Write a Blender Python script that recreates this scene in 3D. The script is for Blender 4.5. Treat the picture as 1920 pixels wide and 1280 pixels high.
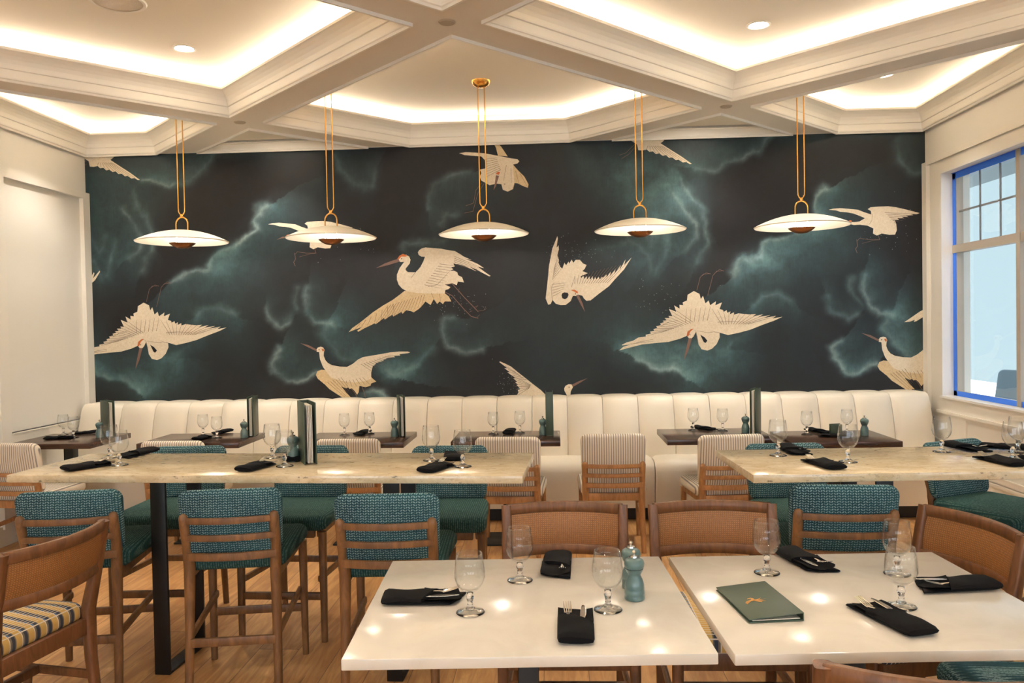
import bpy, bmesh, math, random
import numpy as np
from mathutils import Vector, Matrix
from mathutils.geometry import tessellate_polygon
random.seed(7); rng = np.random.default_rng(5)
for o in list(bpy.data.objects): bpy.data.objects.remove(o)
SC = bpy.context.scene
COL = SC.collection
PI = math.pi
# ------------------------------------------------------------------ camera
F, YAW, PITCH, ROLL = 1491.6, .0507, .0215, -.0191
CP = Vector((.6303, -6.5, 1.49))
cy_, sy_ = math.cos(YAW), math.sin(YAW)
FW = Vector((-sy_*math.cos(PITCH), cy_*math.cos(PITCH), -math.sin(PITCH)))
R0 = Vector((cy_, sy_, 0)); U0 = R0.cross(FW)
RT = R0*math.cos(ROLL) + U0*math.sin(ROLL); UP = RT.cross(FW)
cam = bpy.data.cameras.new('camera'); cam.sensor_width = 36; cam.lens = F*36/1920
cam.clip_start = .05; cam.clip_end = 200
co = bpy.data.objects.new('camera', cam); COL.objects.link(co)
co.matrix_world = Matrix(((RT.x, UP.x, -FW.x, CP.x), (RT.y, UP.y, -FW.y, CP.y), (RT.z, UP.z, -FW.z, CP.z), (0, 0, 0, 1)))
SC.camera = co
cam.dof.use_dof = False
# ------------------------------------------------------------------ world, view
W = bpy.data.worlds.new('world'); SC.world = W; W.use_nodes = True
bg = W.node_tree.nodes['Background']
bg.inputs[0].default_value = (.76, .88, 1.0, 1); bg.inputs[1].default_value = 5.2
SC.view_settings.view_transform = 'Standard'; SC.view_settings.look = 'None'
SC.view_settings.gamma = 1; SC.view_settings.use_curve_mapping = False
SC.view_settings.exposure = 0.35
LED_E, DL_E, PEND_E, DLSPOT = 70.0, 26.0, 7.0, 42.0
# ------------------------------------------------------------------ helpers
def ray(a, b): return FW + RT*((a-960)/F) - UP*((b-640)/F)
def onz(a, b, z): d = ray(a, b); return CP + d*((z-CP.z)/d.z)
def ony(a, b, y): d = ray(a, b); return CP + d*((y-CP.y)/d.y)
def onx(a, b, x): d = ray(a, b); return CP + d*((x-CP.x)/d.x)
def lin(c):
    c = c/255.; return c/12.92 if c <= .04045 else ((c+.055)/1.055)**2.4
def rgb(r, g, b): return (lin(r), lin(g), lin(b), 1)

class X:                                     # tiny node-expression helper
    def __init__(s, nt, k): s.nt, s.k = nt, k
    def _m(s, op, *o):
        n = s.nt.nodes.new('ShaderNodeMath'); n.operation = op
        for i, q in enumerate((s,)+o):
            if isinstance(q, X): s.nt.links.new(q.k, n.inputs[i])
            else: n.inputs[i].default_value = q
        return X(s.nt, n.outputs[0])
    def __add__(s, o): return s._m('ADD', o)
    def __sub__(s, o): return s._m('SUBTRACT', o)
    def __mul__(s, o): return s._m('MULTIPLY', o)
    def fr(s): return s._m('FRACT')
    def ab(s): return s._m('ABSOLUTE')
    def fl(s): return s._m('FLOOR')
    def lt(s, o): return s._m('LESS_THAN', o)
    def gt(s, o): return s._m('GREATER_THAN', o)
    def ss(s, a, b):
        n = s.nt.nodes.new('ShaderNodeMapRange'); n.interpolation_type = 'SMOOTHSTEP'
        s.nt.links.new(s.k, n.inputs[0]); n.inputs[1].default_value = a; n.inputs[2].default_value = b
        return X(s.nt, n.outputs[0])
def coords(nt, kind='Object', scale=None, rot=None):
    t = nt.nodes.new('ShaderNodeTexCoord'); k = t.outputs[kind]
    if scale or rot:
        m = nt.nodes.new('ShaderNodeMapping'); nt.links.new(k, m.inputs[0])
        if scale: m.inputs['Scale'].default_value = scale
        if rot: m.inputs['Rotation'].default_value = rot
        k = m.outputs[0]
    s = nt.nodes.new('ShaderNodeSeparateXYZ'); nt.links.new(k, s.inputs[0])
    return k, [X(nt, s.outputs[i]) for i in range(3)]
def noise(nt, vec, scale=5, detail=4, rough=.55, dist=0):
    n = nt.nodes.new('ShaderNodeTexNoise'); nt.links.new(vec, n.inputs['Vector'])
    n.inputs['Scale'].default_value = scale; n.inputs['Detail'].default_value = detail
    n.inputs['Roughness'].default_value = rough; n.inputs['Distortion'].default_value = dist
    return X(nt, n.outputs[0])
def mix(nt, f, a, b):
    n = nt.nodes.new('ShaderNodeMix'); n.data_type = 'RGBA'
    for i, q in ((0, f), (6, a), (7, b)):
        if isinstance(q, X): nt.links.new(q.k, n.inputs[i])
        elif hasattr(q, 'is_linked'): nt.links.new(q, n.inputs[i])
        else: n.inputs[i].default_value = q
    return n.outputs[2]
def bump(nt, bs, h, dist=.002, st=.5):
    n = nt.nodes.new('ShaderNodeBump'); n.inputs['Distance'].default_value = dist; n.inputs['Strength'].default_value = st
    nt.links.new(h.k if isinstance(h, X) else h, n.inputs['Height']); nt.links.new(n.outputs[0], bs.inputs['Normal'])
MATS = {}
def mat(name, col=(.8, .8, .8, 1), rough=.5, metal=0, emit=None, es=0, spec=.5, coat=0, fn=None, sheen=0):
    if name in MATS: return MATS[name]
    m = bpy.data.materials.new(name); m.use_nodes = True; nt = m.node_tree; b = nt.nodes['Principled BSDF']
    b.inputs['Base Color'].default_value = col; b.inputs['Roughness'].default_value = rough; b.inputs['Metallic'].default_value = metal
    b.inputs['Specular IOR Level'].default_value = spec; b.inputs['Coat Weight'].default_value = coat; b.inputs['Coat Roughness'].default_value = .06
    if emit: b.inputs['Emission Color'].default_value = emit; b.inputs['Emission Strength'].default_value = es
    if sheen: b.inputs['Sheen Weight'].default_value = sheen
    if fn: fn(nt, b)
    MATS[name] = m; return m
def link(nt, s, d): nt.links.new(s.k if isinstance(s, X) else s, d)

def wood_fn(c1, c2, sc=(20, 20, 5)):
    def f(nt, b):
        v, _ = coords(nt, 'Object', sc); n = noise(nt, v, 1.3, 6, .6, 1.2)
        v2, _ = coords(nt, 'Object', (sc[0]*5, sc[1]*5, sc[2]*2)); n2 = noise(nt, v2, 1.5, 3)
        c = mix(nt, n.ss(.3, .72), c1, c2); c = mix(nt, n2.ss(.3, .9)*.2, c, tuple(x*.6 for x in c1[:3])+(1,))
        link(nt, c, b.inputs['Base Color']); bump(nt, b, n2, .0006, .35)
    return f
M_wood = mat('stool wood', rough=.42, fn=wood_fn(rgb(98, 66, 38), rgb(132, 92, 54)))
M_wood2 = mat('pale chair wood', rough=.42, fn=wood_fn(rgb(152, 106, 64), rgb(186, 136, 86)))
M_wood3 = mat('wicker chair wood', rough=.38, fn=wood_fn(rgb(92, 58, 34), rgb(124, 82, 50)))
M_dark = mat('walnut table top', rough=.24, spec=.6, fn=wood_fn(rgb(46, 28, 20), rgb(84, 54, 38), (3, 40, 40)))
M_black = mat('black steel', rgb(14, 14, 15), .45)
M_wall = mat('cream wall paint', rgb(236, 230, 218), .55)
M_trim = mat('cream trim paint', rgb(238, 231, 218), .42)
def ceil_fn(nt, b):
    v, _ = coords(nt, 'Object'); bump(nt, b, noise(nt, v, 90, 3), .001, .25)
M_ceil = mat('ceiling paint', rgb(236, 226, 208), .8, fn=ceil_fn)
M_soffit = mat('beam paint', rgb(226, 216, 202), .6)
M_vinyl = mat('cream vinyl', rgb(234, 224, 206), .38, spec=.45, fn=lambda nt, b: bump(nt, b, noise(nt, coords(nt)[0], 260, 3), .0006, .4))
M_brass = mat('brass', rgb(226, 168, 88), .24, 1)
M_brassd = mat('dark brass', rgb(150, 92, 46), .35, 1)
M_steel = mat('cutlery steel', rgb(205, 200, 192), .18, 1)
M_shade = mat('enamelled shade', rgb(246, 236, 214), .45)
WARM = (1, .89, .77, 1); WARM2 = (1, .95, .88, 1)
M_led = mat('led strip', rgb(255, 240, 210), emit=WARM, es=LED_E)
M_dl = mat('downlight lens', rgb(255, 250, 240), emit=WARM2, es=DL_E)
M_bulb = mat('pendant bulb', rgb(255, 250, 240), emit=WARM2, es=PEND_E*5)
M_grey = mat('sprinkler cover grey', rgb(176, 160, 138), .5)
M_white = mat('white quartz', rgb(240, 232, 220), .14, spec=.55, fn=lambda nt, b: link(nt, mix(nt, noise(nt, coords(nt)[0], 6, 6, .6, .6).ss(.35, .7), rgb(224, 216, 202), rgb(215, 206, 191)), b.inputs['Base Color']))
def terr(nt, b):
    v, _ = coords(nt, 'Object', (1, 2.6, 2)); v2, _ = coords(nt, 'Object')
    n = noise(nt, v, 9, 6, .65, .8); c = mix(nt, n.ss(.32, .7), rgb(206, 184, 146), rgb(226, 209, 176))
    n2 = noise(nt, v, 34, 5, .6); c = mix(nt, n2.ss(.56, .68)*.6, c, rgb(168, 146, 116))
    n3 = noise(nt, v, 21, 4, .5); c = mix(nt, n3.ss(.66, .72)*.75, c, rgb(96, 84, 70))
    n4 = noise(nt, v2, 120, 3); c = mix(nt, n4.ss(.5, .75)*.3, c, rgb(240, 228, 205))
    link(nt, c, b.inputs['Base Color'])
M_terr = mat('speckled stone', rough=.14, spec=.6, fn=terr)
def floor_fn(nt, b):
    v, (x, y, z) = coords(nt, 'Object')
    px = x*(1/.19); i = px.fl(); off = (i*.37).fr()*1.9; py = (y+off)*(1/1.9); j = py.fl()
    rnd = ((i*12.9898+j*78.233)._m('SINE')*43758.5).fr()
    m = nt.nodes.new('ShaderNodeMapping'); nt.links.new(v, m.inputs[0]); m.inputs['Scale'].default_value = (14, 1.6, 1)
    cmb = nt.nodes.new('ShaderNodeCombineXYZ'); link(nt, rnd*9., cmb.inputs[2]); link(nt, rnd*5., cmb.inputs[0])
    ad = nt.nodes.new('ShaderNodeVectorMath'); nt.links.new(m.outputs[0], ad.inputs[0]); nt.links.new(cmb.outputs[0], ad.inputs[1])
    n = noise(nt, ad.outputs[0], 1.4, 6, .6, 1.4)
    c = mix(nt, n.ss(.3, .75), rgb(176, 126, 74), rgb(224, 176, 116)); c = mix(nt, rnd*.35, c, rgb(140, 92, 54))
    kn = noise(nt, ad.outputs[0], 2.3, 2); c = mix(nt, kn.ss(.69, .76)*.55, c, rgb(70, 42, 24))
    ex = (px.fr()-.5).ab().gt(.49); ey = (py.fr()-.5).ab().gt(.4985)
    c = mix(nt, ex._m('MAXIMUM', ey)*.65, c, rgb(66, 40, 24))
    link(nt, c, b.inputs['Base Color']); link(nt, n*.2+.3, b.inputs['Roughness'])
M_floor = mat('oak plank floor', fn=floor_fn)
def chev_fn(ax):
    def f(nt, b):
        v, q = coords(nt, 'Object'); u = q[0]; w = q[ax]
        k = ((u*(1/.019)).fr()-.5).ab(); t = (w*(1/.0098)+k*1.1).fr()
        line = (t-.5).ab().ss(.34, .2)
        seam = k.ss(.11, .04)._m('MAXIMUM', k.ss(.39, .46))
        dash = line*(seam*-1.+1.)
        n = noise(nt, v, 5, 3); c0 = mix(nt, n.ss(.35, .65), rgb(24, 58, 68), rgb(34, 76, 84))
        n2 = noise(nt, v, 160, 2); c = mix(nt, dash*(n2.ss(.3, .6)*.55+.1), c0, rgb(160, 188, 188))
        link(nt, c, b.inputs['Base Color']); bump(nt, b, dash, .0016, .6)
    return f
M_gb = mat('teal chevron weave back', rough=.9, spec=.2, fn=chev_fn(2))
def seat_fn(nt, b):
    v, q = coords(nt, 'Object'); k = ((q[0]*(1/.0095)).fr()-.5).ab()
    n = noise(nt, v, 120, 3); c = mix(nt, (k.ss(.1, .4)*.6)*n.ss(.3, .7), rgb(30, 64, 64), rgb(108, 136, 122)); link(nt, c, b.inputs['Base Color']); bump(nt, b, k, .001, .5)
M_gs = mat('teal ribbed weave seat', rough=.9, spec=.2, fn=seat_fn)
def stripe_fn(nt, b):
    v, q = coords(nt, 'Object'); k = ((q[0]*(1/.0152)).fr()-.5).ab()
    n = noise(nt, v, 300, 2); c = mix(nt, k.ss(.26, .36)*(n*.5+.6), rgb(236, 224, 204), rgb(134, 124, 120)); link(nt, c, b.inputs['Base Color']); bump(nt, b, k, .001, .4)
M_stripe = mat('cream ticking stripe', rough=.85, fn=stripe_fn)
def wick_fn(nt, b):
    v, q = coords(nt, 'Object'); s = 1/.0075
    a = (q[0]+q[2])*s; d = (q[0]-q[2])*s
    ck = (a.fl()+d.fl())*.5; ck = ck.fr().gt(.2); w1 = (a.fr()-.5).ab(); w2 = (d.fr()-.5).ab()
    n = noise(nt, v, 140, 3); h = ck*w1+(ck*-1.+1.)*w2
    c = mix(nt, ck*.35+n*.65, rgb(104, 64, 32), rgb(176, 122, 68)); c = mix(nt, h.ss(.3, .5)*.8, c, rgb(62, 36, 18))
    link(nt, c, b.inputs['Base Color']); bump(nt, b, h, .002, -.8)
M_wick = mat('woven rattan', rough=.5, fn=wick_fn)
def plaid_fn(nt, b):
    v, q = coords(nt, 'Object'); x = q[0]; y = q[1]
    band = (x*(1/.052)).fr(); row = (y*(1/.014)).fr()
    c = mix(nt, band.gt(.5), rgb(206, 168, 96), rgb(120, 108, 92)); c = mix(nt, (band-.8).ab().lt(.12), c, rgb(56, 60, 72))
    c = mix(nt, (band-.6).ab().lt(.07)*(y*(1/.028)).fr().gt(.5), c, rgb(84, 112, 146))
    c = mix(nt, (row-.5).ab().gt(.4), c, rgb(222, 210, 190)); c = mix(nt, (band-.5).ab().lt(.035), c, rgb(222, 210, 190))
    link(nt, c, b.inputs['Base Color'])
M_plaid = mat('yellow and blue woven plaid', rough=.85, fn=plaid_fn)
M_nap = mat('black cotton napkin', rgb(14, 14, 16), .9, spec=.15, fn=lambda nt, b: bump(nt, b, noise(nt, coords(nt)[0], 500, 2), .0005, .4))
M_menu = mat('dark green leatherette', rgb(58, 74, 58), .42, fn=lambda nt, b: bump(nt, b, noise(nt, coords(nt)[0], 400, 2), .0004, .4))
M_menuin = mat('menu lining', rgb(18, 22, 20), .6)
M_paper = mat('paper pages', rgb(232, 224, 208), .8)
M_gold = mat('gold foil', rgb(222, 160, 84), .3, .85)
M_mill = mat('grey green lacquer', rgb(84, 110, 108), .28, coat=.4)
M_blue = mat('blue masking tape', rgb(52, 118, 235), .6)
M_sash = mat('grey beige window sash', rgb(176, 166, 152), .5)
M_ext = mat('pale exterior render', rgb(92, 100, 98), .9)
M_patio = mat('pale patio paving', rgb(112, 120, 120), .9)
M_chout = mat('dark outdoor wicker', rgb(48, 62, 66), .7)
def thin_glass(name, k=1.0, tint=(.985, .99, .99, 1)):
    m = bpy.data.materials.new(name); m.use_nodes = True; nt = m.node_tree; nt.nodes.clear()
    o = nt.nodes.new('ShaderNodeOutputMaterial'); t = nt.nodes.new('ShaderNodeBsdfTransparent'); g = nt.nodes.new('ShaderNodeBsdfGlossy')
    fr = nt.nodes.new('ShaderNodeLayerWeight'); mx = nt.nodes.new('ShaderNodeMixShader'); fr.inputs[0].default_value = .5
    t.inputs[0].default_value = tint; g.inputs['Roughness'].default_value = .02
    fc = X(nt, fr.outputs[1]); fc = fc._m('POWER', 3.5)*(.5*k)+.028*k; link(nt, fc, mx.inputs[0]); nt.links.new(t.outputs[0], mx.inputs[1]); nt.links.new(g.outputs[0], mx.inputs[2])
    nt.links.new(mx.outputs[0], o.inputs[0]); return m
M_bowl = thin_glass('clear drinking glass', 1.3)
M_pane = thin_glass('window pane glass', .6)
mg = bpy.data.materials.new('solid clear glass'); mg.use_nodes = True; nt = mg.node_tree; nt.nodes.clear()
o = nt.nodes.new('ShaderNodeOutputMaterial'); g = nt.nodes.new('ShaderNodeBsdfGlass'); g.inputs['IOR'].default_value = 1.45; g.inputs['Roughness'].default_value = 0.01
nt.links.new(g.outputs[0], o.inputs[0]); M_solid = mg

# ---- mesh building
def put(name, verts, faces, m, parent=None, smooth=False, loc=None):
    me = bpy.data.meshes.new(name); me.from_pydata([tuple(v) for v in verts], [], [tuple(f) for f in faces]); me.update()
    for q in (m if isinstance(m, (list, tuple)) else [m]): me.materials.append(q)
    if smooth: me.shade_smooth()
    o = bpy.data.objects.new(name, me); COL.objects.link(o)
    if parent: o.parent = parent
    if loc is not None: o.location = loc
    return o
class MB:
    def __init__(s): s.v, s.f = [], []
    def add(s, V, Fc):
        n = len(s.v); s.v += [tuple(q) for q in V]; s.f += [tuple(i+n for i in f) for f in Fc]; return s
    def box(s, x0, x1, y0, y1, z0, z1):
        V = [(x, y, z) for z in (z0, z1) for y in (y0, y1) for x in (x0, x1)]
        return s.add(V, [(0, 2, 3, 1), (4, 5, 7, 6), (0, 1, 5, 4), (2, 6, 7, 3), (0, 4, 6, 2), (1, 3, 7, 5)])
    def rbox(s, x0, x1, y0, y1, z0, z1, r=.004, seg=2):
        bm = bmesh.new(); bmesh.ops.create_cube(bm, size=1)
        for v in bm.verts: v.co = Vector(((x0+x1)/2+v.co.x*(x1-x0), (y0+y1)/2+v.co.y*(y1-y0), (z0+z1)/2+v.co.z*(z1-z0)))
        bmesh.ops.bevel(bm, geom=bm.edges[:], offset=r, segments=seg, affect='EDGES', profile=.5)
        bm.verts.index_update(); s.add([v.co[:] for v in bm.verts], [[v.index for v in f.verts] for f in bm.faces]); bm.free(); return s
    def tube(s, path, rx, ry=None, n=10, cap=True, ref=(0, 0, 1), sq=1.0):
        path = [Vector(p) for p in path]; L = len(path); V, Fc = [], []
        g = lambda r, i: r[i] if isinstance(r, (list, tuple)) else r
        if ry is None: ry = rx
        ref = Vector(ref)
        for i, p in enumerate(path):
            t = (path[min(i+1, L-1)]-path[max(i-1, 0)]).normalized()
            a = t.cross(ref); a = a.normalized() if a.length > 1e-4 else Vector((1, 0, 0)); b = a.cross(t).normalized()
            for k in range(n):
                th = 2*PI*k/n; c_, s_ = math.cos(th), math.sin(th)
                c_ = math.copysign(abs(c_)**sq, c_); s_ = math.copysign(abs(s_)**sq, s_)
                V.append(p + a*c_*g(rx, i) + b*s_*g(ry, i))
        for i in range(L-1):
            for k in range(n): Fc.append((i*n+k, i*n+(k+1) % n, (i+1)*n+(k+1) % n, (i+1)*n+k))
        if cap: Fc.append(tuple(range(n))[::-1]); Fc.append(tuple(range((L-1)*n, L*n)))
        return s.add(V, Fc)
    def lathe(s, prof, n=24, c=(0, 0, 0), cap=True):
        V, Fc = [], []
        for r, z in prof:
            for k in range(n): V.append((c[0]+r*math.cos(2*PI*k/n), c[1]+r*math.sin(2*PI*k/n), c[2]+z))
        for i in range(len(prof)-1):
            for k in range(n): Fc.append((i*n+k, i*n+(k+1) % n, (i+1)*n+(k+1) % n, (i+1)*n+k))
        if cap and prof[0][0] > 1e-5: Fc.append(tuple(range(n))[::-1])
        if cap and prof[-1][0] > 1e-5: Fc.append(tuple(range((len(prof)-1)*n, len(prof)*n)))
        return s.add(V, Fc)
    def map(s, fn): s.v = [tuple(fn(*q)) for q in s.v]; return s
    def put(s, name, m, parent=None, smooth=True, loc=None, auto=True):
        o = put(name, s.v, s.f, m, parent, False, loc)
        if smooth:
            bm = bmesh.new(); bm.from_mesh(o.data); bmesh.ops.remove_doubles(bm, verts=bm.verts, dist=1e-6)
            bmesh.ops.recalc_face_normals(bm, faces=bm.faces)
            for f in bm.faces: f.smooth = True
            if auto:
                for e in bm.edges:
                    if len(e.link_faces) == 2 and e.calc_face_angle(0) > .75: e.smooth = False
            bm.to_mesh(o.data); bm.free()
        return o
def rrect(w, h, r, n=5):
    P = []
    for cx, cy, a0 in ((w/2-r, h/2-r, 0), (-w/2+r, h/2-r, 90), (-w/2+r, -h/2+r, 180), (w/2-r, -h/2+r, 270)):
        for k in range(n+1):
            a = math.radians(a0+90*k/n); P.append((cx+r*math.cos(a), cy+r*math.sin(a)))
    return P
def slab(out, t, r, rings=5, seg=4):
    """rounded slab in local (u,v) plane, thickness t along w; returns MB with (u,v,w)"""
    n = len(out); c = (sum(p[0] for p in out)/n, sum(p[1] for p in out)/n)
    nor = []
    for i in range(n):
        a, b = Vector(out[i-1]), Vector(out[(i+1) % n]); d = (b-a)
        nor.append(Vector((-d.y, d.x)).normalized())
    lv = []
    for k in range(1, rings): lv.append(('s', k/rings, t/2))
    for k in range(seg+1):
        a = PI/2*k/seg; lv.append(('i', r*(1-math.sin(a)), t/2-r*(1-math.cos(a))))
    lv2 = lv + [(m_, q, -w) for m_, q, w in reversed(lv)]
    V = [(c[0], c[1], t/2)]; Fc = []
    for m_, q, w in lv2:
        for i, p in enumerate(out):
            pi_ = Vector(p)+nor[i]*r
            if m_ == 's': u = Vector(c)+(pi_-Vector(c))*q
            else: u = Vector(p)+nor[i]*q
            V.append((u.x, u.y, w))
    V.append((c[0], c[1], -t/2))
    for i in range(n): Fc.append((0, 1+i, 1+(i+1) % n))
    for l in range(len(lv2)-1):
        for i in range(n): Fc.append((1+l*n+i, 1+(l+1)*n+i, 1+(l+1)*n+(i+1) % n, 1+l*n+(i+1) % n))
    e = len(V)-1; b0 = 1+(len(lv2)-1)*n
    for i in range(n): Fc.append((e, b0+(i+1) % n, b0+i))
    return MB().add(V, Fc)
def thing(name, label, cat, loc=(0, 0, 0), rot=0, group=None):
    o = bpy.data.objects.new(name, None); COL.objects.link(o); o.location = loc; o.rotation_euler = (0, 0, rot); o.empty_display_size = .1
    return tag(o, label, cat, group)
def tag(o, label=None, cat=None, group=None, kind=None):
    if label: o['label'] = label
    if cat: o['category'] = cat
    if group: o['group'] = group
    if kind: o['kind'] = kind
    return o
def struct(o): o['kind'] = 'structure'; return o
def clone(o, loc, rot, label, group=None):
    r = o.copy(); COL.objects.link(r); r.location = loc; r.rotation_euler = (0, 0, rot); r['label'] = label
    if group: r['group'] = group
    for ch in list(o.children):
        c = ch.copy(); COL.objects.link(c); c.parent = r
        for g_ in list(ch.children):
            d = g_.copy(); COL.objects.link(d); d.parent = c
    return r

# ------------------------------------------------------------------ ROOM
XL, XR, ZS, ZC, YF = -3.25, 3.61, 2.966, 3.2, -10.4
P2x, LL, dd, hh = -1.5642, 3.4212, .9064, .1672
struct(MB().box(XL-.3, XR+.3, YF-.3, .3, -.12, 0).put('floor', M_floor, smooth=False))
struct(MB().box(XL-.3, XR+.3, .0, .2, 0, 3.5).put('wall_back', M_wall, smooth=False))
struct(MB().box(XL-.2, XL, YF, .0, 0, 3.5).put('wall_left', M_wall, smooth=False))
# right wall with two wide window openings
WZ0, WZ1 = .882, 2.572
WIN = [(-2.66, -.277), (-5.75, -3.35), (-8.8, -6.4)]
mb = MB(); ys = [YF]+[q for w in reversed(WIN) for q in w]+[0.]
for i in range(0, len(ys)-1, 2): mb.box(XR, XR+.2, ys[i], ys[i+1], 0, 3.5)
for a, b in WIN: mb.box(XR, XR+.2, a, b, 0, WZ0); mb.box(XR, XR+.2, a, b, WZ1, 3.5)
struct(mb.put('wall_right', M_wall, smooth=False))
# front wall (behind the camera) with three windows
FWN = [(-2.7, -1.0), (-.6, 1.1), (1.5, 3.2)]
mb = MB(); xs = [XL-.2]+[q for w in FWN for q in w]+[XR+.2]
for i in range(0, len(xs)-1, 2): mb.box(xs[i], xs[i+1], YF-.2, YF, 0, 3.5)
for a, b in FWN: mb.box(a, b, YF-.2, YF, 0, .8); mb.box(a, b, YF-.2, YF, 2.5, 3.5)
struct(mb.put('wall_front', M_wall, smooth=False))
for a, b in FWN:
    mb = MB()
    for x in (a, (a+b)/2-.02, b-.04): mb.box(x, x+.04, YF-.12, YF-.06, .8, 2.5)
    for z in (.8, 1.85, 2.46): mb.box(a, b, YF-.12, YF-.06, z, z+.04)
    struct(mb.put('window_%d' % (4+FWN.index((a, b))), M_sash, smooth=False))
# ceiling: slab over all, soffit grid with diamond openings, crown in each opening
struct(MB().box(XL-.2, XR+.2, YF-.2, .2, 3.5, 3.6).put('ceiling_slab', M_ceil, smooth=False)).name = 'ceiling'
def clip(poly, axis, val, keep_less):
    out = []
    for i in range(len(poly)):
        a, b = poly[i-1], poly[i]; ia = (a[axis] <= val) == keep_less; ib = (b[axis] <= val) == keep_less
        if ia != ib:
            t = (val-a[axis])/(b[axis]-a[axis]); out.append((a[0]+t*(b[0]-a[0]), a[1]+t*(b[1]-a[1])))
        if ib: out.append(b)
    return out
def cell(cx, cy, hd, m):
    p = [(cx+hd, cy), (cx, cy+hd), (cx-hd, cy), (cx, cy-hd)]
    p = clip(p, 1, -m, True)
    for ax, v, k in ((0, XR-m, True), (0, XL+m, False), (1, YF+m, False)):
        if p: p = clip(p, ax, v, k)
    q = []
    for a in p:
        if not q or (Vector(a)-Vector(q[-1])).length > 1e-4: q.append(a)
    if len(q) > 1 and (Vector(q[0])-Vector(q[-1])).length < 1e-4: q.pop()
    return q
def ring(cx, cy, o):
    hd = LL/2-hh-o*1.41421; m = max(.020+o, .002+(o+.05)*.1)
    if abs(cx-XR) < .2 or abs(cx-XL) < .2:      # half coffers at the side walls
        s_ = 1 if abs(cx-XR) < .2 else -1; ex = .4
        p = [(cx-s_*hd, cy), (cx+s_*ex, cy+hd+ex), (cx+s_*ex, cy-hd-ex)]
        if s_ > 0: p = p[::-1]
        p = clip(clip(p, 1, -m, True), 1, YF+m, False)
        return clip(p, 0, XR-m, True) if s_ > 0 else clip(p, 0, XL+m, False)
    return cell(cx, cy, hd, m)
sof = MB(); led_n = 0
PROF = [(0, .002), (0, -.018), (.012, -.018), (.016, -.006), (.022, -.002), (.024, .006), (.026, .05), (.034, .053), (.036, .06),
        (.040, .082), (.050, .104), (.066, .122), (.086, .136), (.094, .140), (.1, .142), (.1, .158), (.092, .16)]
centres = []
for j in range(-2, 12):
    for i in range(-3, 4):
        if (i+j) % 2 == 0: continue
        centres.append((P2x+i*LL/2, -dd-j*LL/2))
trim_i = 0
for cx, cy in centres:
    outer = cell(cx, cy, LL/2, 0.0)
    if len(outer) < 3: continue
    ar = abs(sum(outer[i-1][0]*outer[i][1]-outer[i][0]*outer[i-1][1] for i in range(len(outer))))/2
    if ar < .02: continue
    hole = ring(cx, cy, 0); hole2 = ring(cx, cy, .1)
    tri_small = cy > 0
    if len(hole) < 3 or len(hole2) != len(hole) or ar < .25:
        sof.add([(x, y, ZS) for x, y in outer], [tuple(range(len(outer)))]); continue
    Vv = [Vector((x, y, 0)) for x, y in outer]; Hv = [Vector((x, y, 0)) for x, y in hole]
    tr = tessellate_polygon([Vv, Hv]); sof.add([(q.x, q.y, ZS) for q in Vv+Hv], [tuple(t) for t in tr])
    zt = .075 if tri_small else ZC-ZS
    prof = [p for p in PROF if p[1] <= (.075 if tri_small else 1)]
    mb = MB(); n = len(hole); ok = True
    for o_, z_ in prof:
        rg = ring(cx, cy, o_)
        if len(rg) != n: ok = False; break
        mb.v += [(x, y, ZS+z_) for x, y in rg]
    if not ok: continue
    L_ = len(prof)
    for l in range(L_-1):
        for k in range(n): mb.f.append((l*n+k, l*n+(k+1) % n, (l+1)*n+(k+1) % n, (l+1)*n+k))
    if not tri_small:      # trough floor back outward, then up
        rg = ring(cx, cy, -.04); mb.v += [(x, y, ZS+.15) for x, y in rg]
        for k in range(n): mb.f.append(((L_-1)*n+k, (L_-1)*n+(k+1) % n, L_*n+(k+1) % n, L_*n+k))
        rg = ring(cx, cy, -.04); mb.v += [(x, y, ZC) for x, y in rg]
        for k in range(n): mb.f.append((L_*n+k, L_*n+(k+1) % n, (L_+1)*n+(k+1) % n, (L_+1)*n+k))
        top = ring(cx, cy, -.04)
    else: top = ring(cx, cy, prof[-1][0])
    trim_i += 1
    ob = struct(mb.put('trim_%d' % trim_i, M_trim, smooth=False))
    MB().add([(x, y, ZS+zt) for x, y in top], [tuple(range(n))]).put('coffer_panel', M_ceil, ob, smooth=False)
    if not tri_small:
        a, b = ring(cx, cy, -.026), ring(cx, cy, -.010); z0 = ZS+.158
        V = [(x, y, z0) for x, y in a]+[(x, y, z0) for x, y in b]+[(x, y, z0-.006) for x, y in a]+[(x, y, z0-.006) for x, y in b]
        Fc = []
        for k in range(n):
            k2 = (k+1) % n; Fc += [(k, k2, n+k2, n+k), (2*n+k, 3*n+k, 3*n+k2, 2*n+k2), (n+k, n+k2, 3*n+k2, 3*n+k), (k, 2*n+k, 2*n+k2, k2)]
        led_n += 1
        MB().add(V, Fc).put('led_strip', M_led, ob, smooth=False)
struct(sof.put('ceiling_beams', M_soffit, smooth=False)).name = 'ceiling'
print('coffers', trim_i, 'leds', led_n)
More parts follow.
